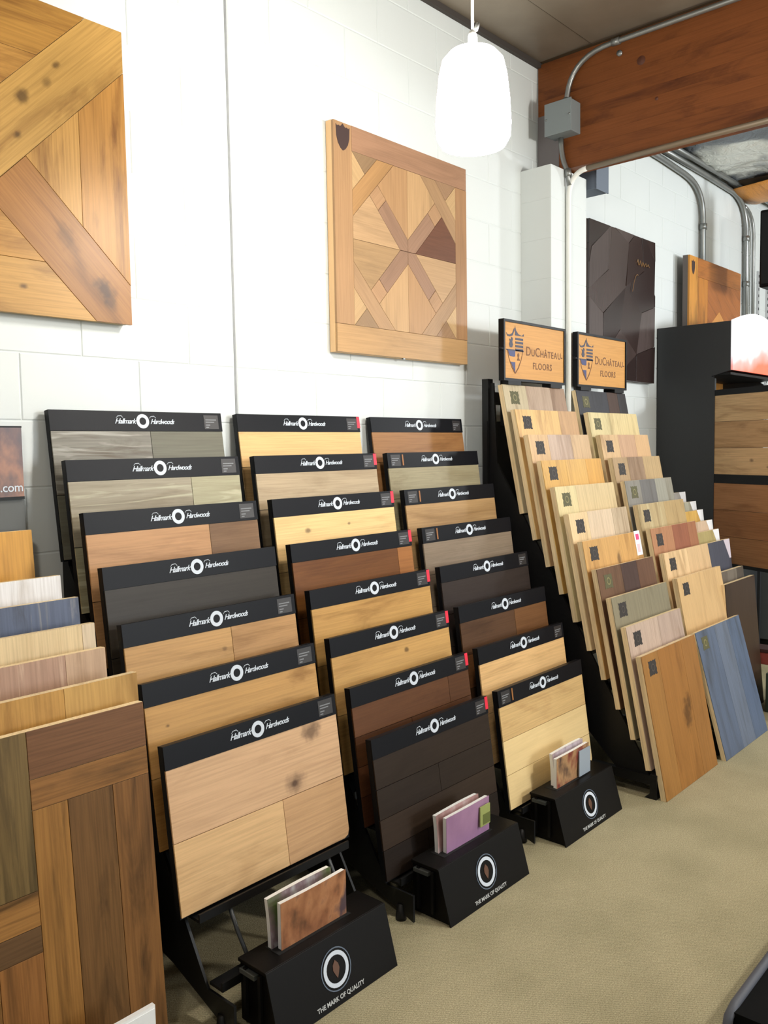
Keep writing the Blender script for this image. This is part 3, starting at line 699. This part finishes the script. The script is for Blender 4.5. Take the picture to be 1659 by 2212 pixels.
brochure(2.257, -.822, .118, print_mat('cover_mauve', [(146, 108, 142), (164, 124, 158), (158, 118, 150)], 5), 'mauve and green brochure at the front of the middle brochure box', .24, .008, 0,
         [('green_print', .055, .112, .03, .10, plain('green_print', (150, 158, 92), .45)), ('photo_print', .07, .112, .035, .07, plain('olive_print', (96, 104, 52), .45))])
brochure(2.238, -.800, .124, print_mat('cover_rust', [(130, 96, 90), (176, 140, 136), (206, 200, 198)], 9), 'white edged brochure standing behind the mauve one in the middle box', .235, .004, .008)
brochure(2.955, -.822, .118, print_mat('cover_mixed', [(60, 40, 44), (176, 136, 96), (120, 40, 40), (196, 160, 120)], 9), 'patterned brochure with a grey blue page in the farthest brochure box', .25, .009, 0,
         [('page_print', .03, .118, .004, .108, plain('blue_grey_page', (150, 160, 170), .5))])
brochure(2.965, -.800, .126, print_mat('cover_lilac', [(150, 130, 134), (190, 176, 182), (90, 70, 74)], 9), 'lilac edged brochure standing behind the patterned one in the farthest box', .235, .004, .008)

# ------------------------------------------------------------------ crest sign racks with tall sample boards
DW, DH = .56, .612
DT = math.atan2(.119, .600)
M_CORE = MB().box(-DW/2, DW/2, .003, .026, 0, DH).mesh('core')
st = [(-.5, -.5), (-.35, -.5), (-.28, -.43), (-.18, -.5), (-.06, -.44), (.06, -.5), (.2, -.43), (.3, -.5), (.5, -.5), (.44, -.3), (.5, -.15), (.44, .05), (.5, .2), (.45, .38), (.5, .5), (.3, .45), (.18, .5), (0, .44), (-.15, .5), (-.3, .45), (-.5, .5), (-.44, .3), (-.5, .12), (-.43, -.05), (-.5, -.22)]
M_STAMP = MB().prism([(x*.074, z*.064) for x, z in st], -.0008, .0005).mesh('stamp')
M_STAMPIN = MB().ring(0, 0, .017, .012, -.0014, -.0007, 14).mesh('stamp_ring')
def tall_board(xc, yb, zb, mats, seams, label, stamp=STAMP, h_=DH, w_=DW, name='sample_board', tag_=False, tilt=DT, core=CORE):
    e = empty(name, (xc, yb, zb), (-tilt, 0, 0)); tag(e, label, 'sample board')
    if h_ == DH and w_ == DW: put('core', M_CORE, core, e)
    else: put('core', MB().box(-w_/2, w_/2, .003, .024, 0, h_), core, e)
    xs = [-w_/2]+[(-.5+s)*w_ for s in seams]+[w_/2]
    for k in range(len(xs)-1):
        put('plank', MB().box(xs[k]+.0006, xs[k+1]-.0006, 0, .003, .0006, h_-.0006), mats[k % len(mats)], e)
    if stamp:
        s = put('stamp', M_STAMP, stamp, e, (-w_/2+.088, 0, h_-.062))
        put('stamp_ring', M_STAMPIN, GOLD if stamp == STAMPG else plain('stamp_grey', (66, 58, 50), .6), s)
    if tag_:
        s = put('price_tag', MB().box(w_/2-.062, w_/2-.004, -.0012, 0, h_-.115, h_+.004), PAPER, e)
        put('pink_print', MB().box(w_/2-.05, w_/2-.018, -.0018, -.0012, h_-.04, h_-.012), plain('pink_print', (214, 60, 120), .5), s)
        put('pink_print', MB().box(w_/2-.05, w_/2-.022, -.0018, -.0012, h_-.1, h_-.06), plain('pale_pink_print', (232, 190, 196), .5), s)
    return e
def Z(rgb, **k): return wood(rgb, k.pop('dark', None), 'Z', **k)
def dslot(i): return (-.333-.0695*i, 1.19-.119*i)
DA = [
 ([Z((196, 180, 146)), Z((176, 152, 130)), Z((170, 140, 116))], [.35, .75], 'weathered beige sample board right under the nearer crest sign', STAMPG),
 ([Z((214, 174, 112)), Z((196, 156, 112))], [.68], 'golden tan sample board, second from top in the nearer crest rack', STAMP),
 ([Z((214, 176, 128)), Z((196, 170, 150)), Z((212, 178, 136))], [.3, .68], 'pinkish beige striped sample board, third from top in the nearer crest rack', STAMP),
 ([Z((214, 168, 90)), Z((222, 176, 100)), Z((214, 162, 82))], [.38, .72], 'yellow golden sample board, fourth from top in the nearer crest rack', STAMP),
 ([Z((222, 204, 154)), Z((200, 178, 136))], [.33], 'cream and fawn sample board with a greenish stamp in the nearer crest rack', STAMPG),
 ([Z((222, 194, 150)), Z((210, 188, 160)), Z((206, 184, 154))], [.3, .72], 'very pale sample board in the middle of the nearer crest rack', STAMP),
 ([Z((208, 162, 100), knots=((.03, .5, .03, .7),)), Z((200, 154, 92))], [.6], 'golden sample board with a white and pink price tag in the nearer crest rack', STAMP),
 ([Z((104, 76, 56)), Z((76, 56, 50)), Z((100, 70, 52))], [.4, .68], 'dark brown striped sample board in the nearer crest rack', STAMPG),
 ([Z((128, 120, 98), con=.5)], [], 'grey green sample board, third from front in the nearer crest rack', STAMP),
 ([Z((196, 172, 154)), Z((190, 166, 150))], [.55], 'pinkish grey sample board just behind the front board of the nearer crest rack', STAMP),
 ([Z((164, 116, 60)), Z((150, 102, 50), knots=((.06, .29, .06, .7), (.1, .34, .035, .6))), Z((160, 110, 56))], [.28, .72], 'amber brown sample board standing on the carpet in front of the nearer crest rack', STAMP),
]
DB = [
 ([Z((62, 62, 68)), Z((74, 56, 48)), Z((60, 58, 62))], [.6, .82], 'dark slate sample board right under the farther crest sign', STAMPG),
 ([Z((222, 206, 156)), Z((218, 198, 148))], [.42], 'pale lemon sample board, second from top in the farther crest rack', STAMPG),
 ([Z((216, 182, 138)), Z((204, 166, 134)), Z((216, 178, 134))], [.35, .7], 'peach striped sample board, third from top in the farther crest rack', STAMP),
 ([Z((176, 148, 112)), Z((158, 132, 108)), Z((184, 158, 118))], [.3, .62], 'fawn and mushroom sample board in the farther crest rack', STAMP),
 ([Z((136, 132, 124)), Z((120, 118, 116)), Z((150, 148, 136))], [.3, .62], 'blue grey striped sample board, fifth from top in the farther crest rack', STAMPG),
 ([Z((190, 168, 126), streak=(206, 192, 150)), Z((180, 154, 110))], [.55], 'sandy streaked sample board in the farther crest rack', STAMP),
 ([Z((170, 122, 88)), Z((150, 94, 70)), Z((160, 108, 78))], [.45, .8], 'reddish brown sample board in the farther crest rack', STAMP),
 ([Z((214, 182, 138)), Z((210, 176, 132))], [.5], 'pale peach sample board behind the plain tan board in the farther crest rack', STAMP),
 ([Z((206, 170, 120), con=.25)], [], 'plain tan sample board behind the blue board in the farther crest rack', STAMP),
 None,
 ([Z((96, 108, 130), con=.5), Z((104, 114, 132), con=.5), Z((90, 104, 128), con=.5)], [.4, .7], 'slate blue sample board standing on the carpet at the far right', STAMPG),
]
for xc, D in ((3.65, DA), (4.333, DB)):
    for i, d in enumerate(D):
        if d is None: continue
        yb, zb = dslot(i)
        if i == 10: zb = .001
        if i == 10 and D is DB: tall_board(4.283, -1.045, .001, d[0], d[1], d[2], d[3], .612, .575, tilt=math.radians(15))
        else: tall_board(xc, yb, zb, d[0], d[1], d[2], d[3], tag_=(D is DA and i == 6))

def crest_sign(parent):
    """framed oak plaque with shield and lettering; local origin bottom centre"""
    W_, H_ = .56, .285
    f = put('sign_frame', MB().box(-W_/2, W_/2, .0, .03, 0, .012).box(-W_/2, W_/2, .0, .03, H_-.012, H_).box(-W_/2, -W_/2+.012, 0, .03, .012, H_-.012).box(W_/2-.012, W_/2, 0, .03, .012, H_-.012), BLACK, parent, (0, -.225+.5, 1.808))
    pq = put('plaque', MB().box(-W_/2+.012, W_/2-.012, .006, .026, .012, H_-.012), wood((204, 150, 84), (166, 112, 56), 'X', .35, .45, fine=.1, var=.03), parent, (0, -.225+.5, 1.808))
    ink = plain('navy_ink', (44, 44, 66), .5); br = plain('branded_brown', (112, 70, 34), .6)
    Y0, Y1 = .0048, .0062
    sx, sz, sw, sh = -.178, .148, .15, .225
    def S(p): return (sx+p[0]*sw, sz+p[1]*sh)
    q = lambda poly, mat, nm='crest_piece': put(nm, MB().prism([S(p) for p in poly], Y0, Y1), mat, pq)
    q([(-.5, .34), (-.42, .30), (-.3, .30), (-.16, .34), (-.04, .46), (-.02, .41), (-.14, .29), (-.3, .26), (-.44, .27)], ink)      # left scroll
    q([(.0, .5), (.06, .40), (.2, .33), (.38, .31), (.5, .35), (.5, .30), (.0, .30)], ink)
    for k in range(4): q([(.02, .25-.075*k), (.46, .25-.075*k), (.46, .205-.075*k), (.02, .205-.075*k)], ink, 'crest_stripe')
    q([(-.18, .26), (-.12, .22), (-.16, .16), (-.12, .1), (-.17, .04), (-.29, .04), (-.34, .1), (-.30, .16), (-.34, .22), (-.26, .2), (-.22, .24)], ink)
    q([(-.5, .0), (.5, .0), (.48, -.03), (-.48, -.03)], ink)
    q([(-.40, -.03), (.0, -.03), (.0, -.13), (-.06, -.15), (-.30, -.14), (-.36, -.10)], plain('blue_ink', (52, 56, 104), .5))
    q([(.18, -.06), (.24, -.1), (.2, -.16), (.28, -.22), (.1, -.22), (.16, -.16), (.12, -.1)], br)
    q([(-.26, -.26), (.0, -.26), (.0, -.48)], plain('blue_ink', (52, 56, 104), .5))
    q([(.44, .0), (.46, .0), (.36, -.2), (.2, -.38), (.02, -.5), (.0, -.48), (.17, -.36), (.33, -.2)], br, 'crest_outline')
    q([(-.44, .0), (-.46, .0), (-.36, -.2), (-.2, -.38), (-.02, -.5), (.0, -.48), (-.17, -.36), (-.33, -.2)], br, 'crest_outline')
    x = -.085
    for ch, s in (('D', .062), ('U', .046), ('C', .062), ('H', .046), ('\u00c2', .046), ('T', .046), ('E', .046), ('A', .046), ('U', .046)):
        me = text_mesh(ch, s, 0, 'LEFT', .0004); put('lettering', me, br, pq, (x, .0055, .128))
        x += max(v.co.x for v in me.vertices)+.0045
    put('trademark', MB().box(x+.001, x+.012, Y0, Y1, .132, .139), br, pq)
    put('lettering', text_mesh('FLOORS', .045, 0, 'CENTER', .0006, space=1.12), br, pq, (.065, .0055, .066))
    for k in (-1, 1):
        put('sign_clip', MB().box(-.055, .055, .0, .03, -.018, .0), MBLACK, parent, (k*.19, -.225+.5, 1.808))
    put('knob', MB().lathe([(0, .016), (.009, .014), (.009, 0)], 10), MBLACK, parent, (-.28, -.215+.5, 1.955), (0, -math.pi/2, 0))
def crest_rack(xc, label, left):
    e = empty('display_rack', (xc, -.5, 0)); tag(e, label, 'display rack'); yo = .5
    prof = [(-.105, 1.80), (-.105, .78), (-.80, .085), (-.945, .085), (-.93, .13), (-.175, 1.42), (-.155, 1.80)]
    for sx in (-1, 1):
        x = sx*.262
        put('side_plate', MB().prism([(y+yo, z) for y, z in prof], x-.006, x+.006, 'YZ'), MBLACK, e)
        put('base_rail', MB().box(x-.014, x+.014, -.985+yo, -.10+yo, .055, .095), MBLACK, e)
        put('front_foot', MB().prism([(-.985+yo, 0), (-.985+yo, .105), (-.955+yo, .105), (-.955+yo, .02), (-.93+yo, 0)], x-.026, x+.014, 'YZ'), MBLACK, e)
        put('rear_post', MB().box(x-.02, x+.02, -.135+yo, -.10+yo, 0, 1.82), MBLACK, e)
        put('sign_post', MB().prism([(-.15+yo, 1.6), (-.172+yo, 1.6), (-.172+yo, 1.812), (-.195+yo, 1.812), (-.195+yo, 2.06), (-.15+yo, 2.06)], x*.72-.014, x*.72+.014, 'YZ'), MBLACK, e)
    led = MB().box(-.256, .256, .0, .034, -.008, -.001).box(-.256, .256, -.006, .0, -.008, .003).mesh('ledge')
    for i in range(10):
        yb, zb = dslot(i); put('ledge', led, MBLACK, e, (0, yb+yo-.001, zb-.002))
    for z in (.3, .75, 1.2, 1.7): put('cross_bar', MB().box(-.256, .256, -.13+yo, -.11+yo, z, z+.06), MBLACK, e)
    put('backplate', MB().box(-.285, -.03, -.13+yo, -.112+yo, .95, 1.62) if left else MB().box(-.2, .2, -.13+yo, -.112+yo, .95, 1.62), MBLACK, e)
    crest_sign(e)
    return e
crest_rack(3.65, 'nearer black stepped rack topped by an oak sign with a shield crest', True)
crest_rack(4.333, 'farther black stepped rack topped by an oak sign with a shield crest', False)

# ------------------------------------------------------------------ big-board rack at the left edge
def leaning(xr, w_, ytop, ztop, h_, mats, seams, label, tilt=math.radians(4.2), horiz=None):
    yb = ytop-h_*math.sin(tilt); zb = max(.002, ztop-h_*math.cos(tilt))
    h2 = (ztop-zb)/math.cos(tilt)
    return tall_board(xr-w_/2, yb, zb, mats, seams, label, None, h2, w_, tilt=tilt)
LB = [
 (-.085, 1.282, .60, [Z((214, 158, 72), knots=((.2, .56, .012, .8),), var=.05)], [], 'orange yellow sample board, rearmost of the left edge rack', 1.15),
 (-.245, 1.163, .62, [Z((220, 218, 218), con=.25), Z((226, 224, 224), con=.25)], [.62], 'white washed sample board at the left edge', 1.15),
 (-.33, 1.110, .66, [Z((120, 122, 126)), Z((88, 96, 116), streak=(130, 128, 130), con=.6)], [.5], 'blue grey sample board at the left edge', 1.155),
 (-.41, 1.049, .72, [Z((230, 208, 162), con=.2), Z((228, 204, 160), con=.2), Z((226, 206, 176), con=.2)], [.5, .94], 'cream sample board at the left edge', 1.155),
 (-.468, .992, .76, [Z((214, 182, 146)), Z((180, 146, 124), streak=(206, 176, 150), con=.6), Z((204, 172, 142))], [.5, .82], 'pinkish brown figured sample board at the left edge', 1.15),
 (-.575, .938, .86, [Z((200, 156, 88)), Z((184, 140, 74)), Z((202, 160, 92))], [.4, .68], 'golden sample board leaning behind the big dark parquet board', 1.175),
]
for (yt, zt, h_, mats, seams, lab, xr) in LB: leaning(xr, .62, yt, zt, h_, mats, seams, lab)
# big dark parquet board in front
tl = math.radians(4.2); hB = .877/math.cos(tl)
e = empty('parquet_board', (.85, -.64-hB*math.sin(tl), .002), (-tl, 0, 0)); tag(e, 'big dark walnut parquet board at the lower left corner', 'sample board')
put('core', MB().box(-.3, .3, .004, .026, 0, hB), CORE, e)
def bw(rgb, ax='Z'): return wood(rgb, tuple(v*.6 for v in rgb), ax, .7, .4, fine=.25, across=11, var=.1)
WB, WM, WL = (112, 80, 46), (134, 94, 50), (158, 112, 58)
pcs = [(.0, .3, .77, hB, (116, 80, 52), 'X'), (.0, .3, .70, .77, (146, 102, 56), 'X'),
       (.0, .085, 0, .70, WL, 'Z'), (.085, .2, .0, .70, WB, 'Z'), (.2, .3, 0, .70, (130, 90, 50), 'Z'),
       (-.12, .0, .52, hB, (118, 96, 58), 'Z'), (-.3, -.12, .52, hB, WM, 'Z'),
       (-.3, .0, .44, .52, (158, 112, 60), 'X'), (-.3, .0, .38, .44, (98, 72, 46), 'X'), (-.1, .0, 0, .38, (140, 94, 50), 'Z'), (-.3, -.1, 0, .38, WM, 'Z')]
for (x0, x1, z0, z1, cc_, ax) in pcs:
    put('plank', MB().box(x0+.0006, x1-.0006, 0, .004, z0+.0006, z1-.0006), bw(cc_, ax), e, bevel=.0006)
# stepped base carrying the boards
sb = empty('display_rack', (.85, -.35, 0)); tag(sb, 'low black stepped stand behind the left edge boards', 'display rack')
for (yt, zt, h_, mats, seams, lab, xr) in LB:
    yb = yt-h_*math.sin(tl); zb = zt-h_*math.cos(tl)
    put('step', MB().box(-.29, .27, yb+.35-.003, yb+.35+.03, 0, max(.004, zb-.002)), MBLACK, sb)
ps = empty('poster_sign', (.85, -.05, 1.30)); tag(ps, 'brown wood photo sign with white web address at the left edge', 'sign')
put('panel', MB().box(-.3, .3, 0, .012, .078, .277), print_mat('bark_photo', [(52, 24, 22), (84, 44, 30), (146, 92, 56), (60, 32, 28)], 7), ps)
put('lettering', text_mesh('rs.com', .036, 0, 'RIGHT', .0002, space=.95), WHITEP, ps, (.298, -.0008, .093))
put('frame', MB().box(-.302, .302, .002, .014, .07, .078).box(-.302, .302, .002, .014, .277, .282), MBLACK, ps)
put('stand_plate', MB().box(-.3, .305, .012, .03, -.45, .075), plain('grey_stand', (92, 94, 92), .6), ps)
put('stand_leg', MB().box(-.02, .02, .012, .03, -1.3, -.45), MBLACK, ps)
bc = empty('brochure', (.93, -.82, .0)); tag(bc, 'white paper brochure corner at the bottom left of the picture', 'brochure')
put('pages', MB().box(-.11, .11, 0, .012, .02, .222), PAPER, bc, (0, 0, 0), (0, 0, 0))
put('cover', MB().box(-.112, .108, -.0015, 0, .02, .214), plain('white_cover', (232, 234, 234), .5), bc)
put('stand', MB().box(-.13, .13, -.02, .03, 0, .02), MBLACK, bc)

# ------------------------------------------------------------------ third rack of boards behind the blue one
RT = [(-.412, 1.213, (150, 146, 140)), (-.477, 1.159, (160, 158, 142)), (-.519, 1.111, (206, 166, 92)), (-.575, 1.053, (190, 166, 142)), (-.613, 1.001, (176, 160, 110)), (-.675, .947, (82, 84, 96))]
RTL = ['grey sample board, rearmost with a white corner card beyond the blue board', 'pale olive sample board with white corner card beyond the blue board', 'golden sample board with white corner card beyond the blue board',
       'pinkish sample board with white corner card beyond the blue board', 'khaki sample board with white corner card beyond the blue board', 'dark slate sample board with lilac corner card beyond the blue board']
for i, (yt, zt, rgb) in enumerate(RT):
    o = leaning(5.0, .42, yt, zt, .62, [Z(rgb)], [], RTL[i], math.radians(7))
    put('corner_card', MB().prism([(.12, .62), (.209, .62), (.209, .51), (.185, .51)], -.001, 0), plain('card_white', (222, 222, 224), .6) if i < 5 else plain('card_lilac', (196, 184, 192), .6), o)
leaning(5.0, .42, -.756, .794, .70, [Z((96, 86, 76)), Z((120, 110, 98)), Z((86, 78, 70))], [.4, .75], 'grey brown sample board behind the dark one at the far right', math.radians(6))
leaning(5.03, .45, -.81, .742, .735, [Z((62, 44, 32))], [], 'very dark brown sample board leaning at the far right behind the blue board', math.radians(5))
s3 = empty('display_rack', (4.79, -.5, 0)); tag(s3, 'black stepped stand under the far right sample boards', 'display rack')
for (yt, zt, rgb) in RT:
    yb = yt-.62*math.sin(math.radians(7)); zb = zt-.62*math.cos(math.radians(7))
    put('step', MB().box(-.2, .2, yb+.5-.002, yb+.5+.03, 0, zb-.002), MBLACK, s3)
put('step', MB().box(-.2, .2, -.83+.5, -.80+.5, 0, .09), MBLACK, s3)

# ------------------------------------------------------------------ black wing cabinet
cb = empty('wing_display', (5.5, 0, 0)); tag(cb, 'tall black display cabinet with swinging wood panels at the right edge', 'display cabinet')
CABB = plain('charcoal_laminate', (40, 42, 44), .5)
put('side_panel', MB().prism([(-.005, 0), (-.39, 0), (-.39, 1.91), (-.365, 1.925), (-.485, 1.955), (-.485, 2.262), (-.005, 2.262)], 0, .022, 'YZ'), CABB, cb)
put('side_panel', MB().prism([(-.005, 0), (-.39, 0), (-.39, 1.91), (-.365, 1.925), (-.485, 1.955), (-.485, 2.262), (-.005, 2.262)], .9, .922, 'YZ'), CABB, cb)
put('back_panel', MB().box(.022, .9, -.02, -.005, 0, 2.25), CABB, cb)
put('base', MB().box(.022, .9, -.38, -.02, 0, .12), CABB, cb)
put('top_panel', MB().box(.022, .9, -.46, -.02, 2.235, 2.255), CABB, cb)
put('hood_underside', MB().box(.022, .9, -.48, -.02, 1.93, 1.945), MBLACK, cb)
# arched header: white-to-red print with lamp reflection and glow put into its colour
mt, nt, b = newmat('lamp_glare_header'); N = nt.nodes; L = nt.links
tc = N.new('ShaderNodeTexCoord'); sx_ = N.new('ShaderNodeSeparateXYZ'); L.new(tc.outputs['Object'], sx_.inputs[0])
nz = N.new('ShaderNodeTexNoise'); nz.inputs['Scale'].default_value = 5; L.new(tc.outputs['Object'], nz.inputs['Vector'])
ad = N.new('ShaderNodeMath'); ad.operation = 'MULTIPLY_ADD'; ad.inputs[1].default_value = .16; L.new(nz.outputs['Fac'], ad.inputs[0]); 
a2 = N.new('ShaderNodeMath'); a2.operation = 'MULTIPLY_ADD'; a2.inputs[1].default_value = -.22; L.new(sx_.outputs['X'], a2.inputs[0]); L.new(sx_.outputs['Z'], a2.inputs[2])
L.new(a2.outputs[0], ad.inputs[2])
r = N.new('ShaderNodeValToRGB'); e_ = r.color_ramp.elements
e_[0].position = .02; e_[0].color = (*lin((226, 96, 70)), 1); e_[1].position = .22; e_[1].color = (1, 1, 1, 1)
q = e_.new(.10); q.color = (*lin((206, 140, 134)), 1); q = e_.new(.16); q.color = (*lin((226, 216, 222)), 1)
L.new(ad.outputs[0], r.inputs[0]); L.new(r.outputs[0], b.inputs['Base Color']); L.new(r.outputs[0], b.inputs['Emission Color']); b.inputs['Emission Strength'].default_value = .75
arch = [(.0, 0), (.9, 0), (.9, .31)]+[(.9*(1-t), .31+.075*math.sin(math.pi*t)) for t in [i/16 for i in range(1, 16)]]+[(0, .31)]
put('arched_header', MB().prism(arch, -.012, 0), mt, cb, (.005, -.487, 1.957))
for i, (z0, z1, rgbs) in enumerate(((1.30, 1.80, ((214, 176, 130), (196, 156, 112), (216, 180, 134))), (.74, 1.245, ((160, 112, 72), (150, 102, 64), (164, 116, 76))))):
    wg = empty('wing', (.03, -.36, z0), (0, 0, math.radians(64+180))); wg.parent = cb
    ln = .62; hgt = z1-z0
    bpy.data.objects.remove(wg)
    an = math.radians(244)
    fr_ = put('wing_frame', MB().box(-.01, ln+.02, -.012, .012, -.02, .0).box(-.01, ln+.02, -.012, .012, hgt, hgt+.036).box(-.015, .0, -.014, .014, -.02, hgt+.025), MBLACK, cb, (.03, -.36, z0), (0, 0, an))
    for k in range(3):
        put('plank', MB().box(.002, ln, -.01, .01, hgt*k/3+.001, hgt*(k+1)/3-.001), wood(rgbs[k], None, 'X', .6, .4, fine=.2, across=9, var=.1, knots=((.35, .09, .02, .7), (.48, .05, .015, .6)) if k == i else ()), fr_)
put('lower_cabinet', MB().box(.022, .9, -.37, -.03, .12, .66), CABB, cb)
put('hinge_post', MB().box(.015, .035, -.372, -.35, .12, 1.93), MBLACK, cb)

lc = empty('low_cabinet', (7.3, -.02, 0)); tag(lc, 'low dark grey cabinet beyond the tall black one at the right edge', 'cabinet')
GRC = plain('dark_grey_laminate', (74, 79, 80), .6)
box('body', GRC, (-.85, 1.9, -.5, -.005, .06, .92), lc, .004)
box('plinth', MBLACK, (-.83, 1.88, -.47, -.02, 0, .06), lc)
for k in range(4): box('door', GRC, (-.84+.686*k, -.84+.686*k+.676, -.518, -.5, .08, .9), lc, .003)

# green box and low black display edge on the far right
gb = empty('floor_box', (5.02, -1.03, 0)); tag(gb, 'dark green carton with white scribbles on the carpet at the far right', 'box')
box('carton', plain('dark_green_card', (40, 54, 46), .6, noise=.2), (-.14, .16, -.1, .1, 0, .22), gb, .003)
for k, z in enumerate((.16, .12, .08)): put('white_mark', MB().prism([(-.10, z), (.02, z+.03), (.03, z+.038), (-.09, z+.012)], -.1012, -.1), plain('pale_mark', (150, 156, 150), .6), gb)
rb = empty('floor_box', (5.16, -.86, .222)); tag(rb, 'small red box on top of the green carton at the far right', 'box')
box('carton', plain('dull_red_card', (140, 60, 52), .6), (-.1, .02, -.06, .06, 0, .07), rb, .002)
box('lid', plain('dark_red_lid', (52, 22, 22), .6), (-.105, .025, -.065, .065, .07, .09), rb, .002)

ld = empty('low_display', (3.36, -1.815, 0)); tag(ld, 'low black display table edge with grey metal lip at the lower right corner', 'display table')
box('body', plain('matt_black', (10, 10, 10), .9, spec=.1), (-1.31, 1.2, -.5, .038, 0, .105), ld)
put('metal_lip', MB().tube([(-1.33, .045, .012), (-1.335, .045, .06), (-1.32, .045, .095), (-1.28, .045, .105), (-.9, .045, .108), (1.2, .045, .108)], .012, 10), plain('grey_lip', (70, 72, 80), .6), ld)
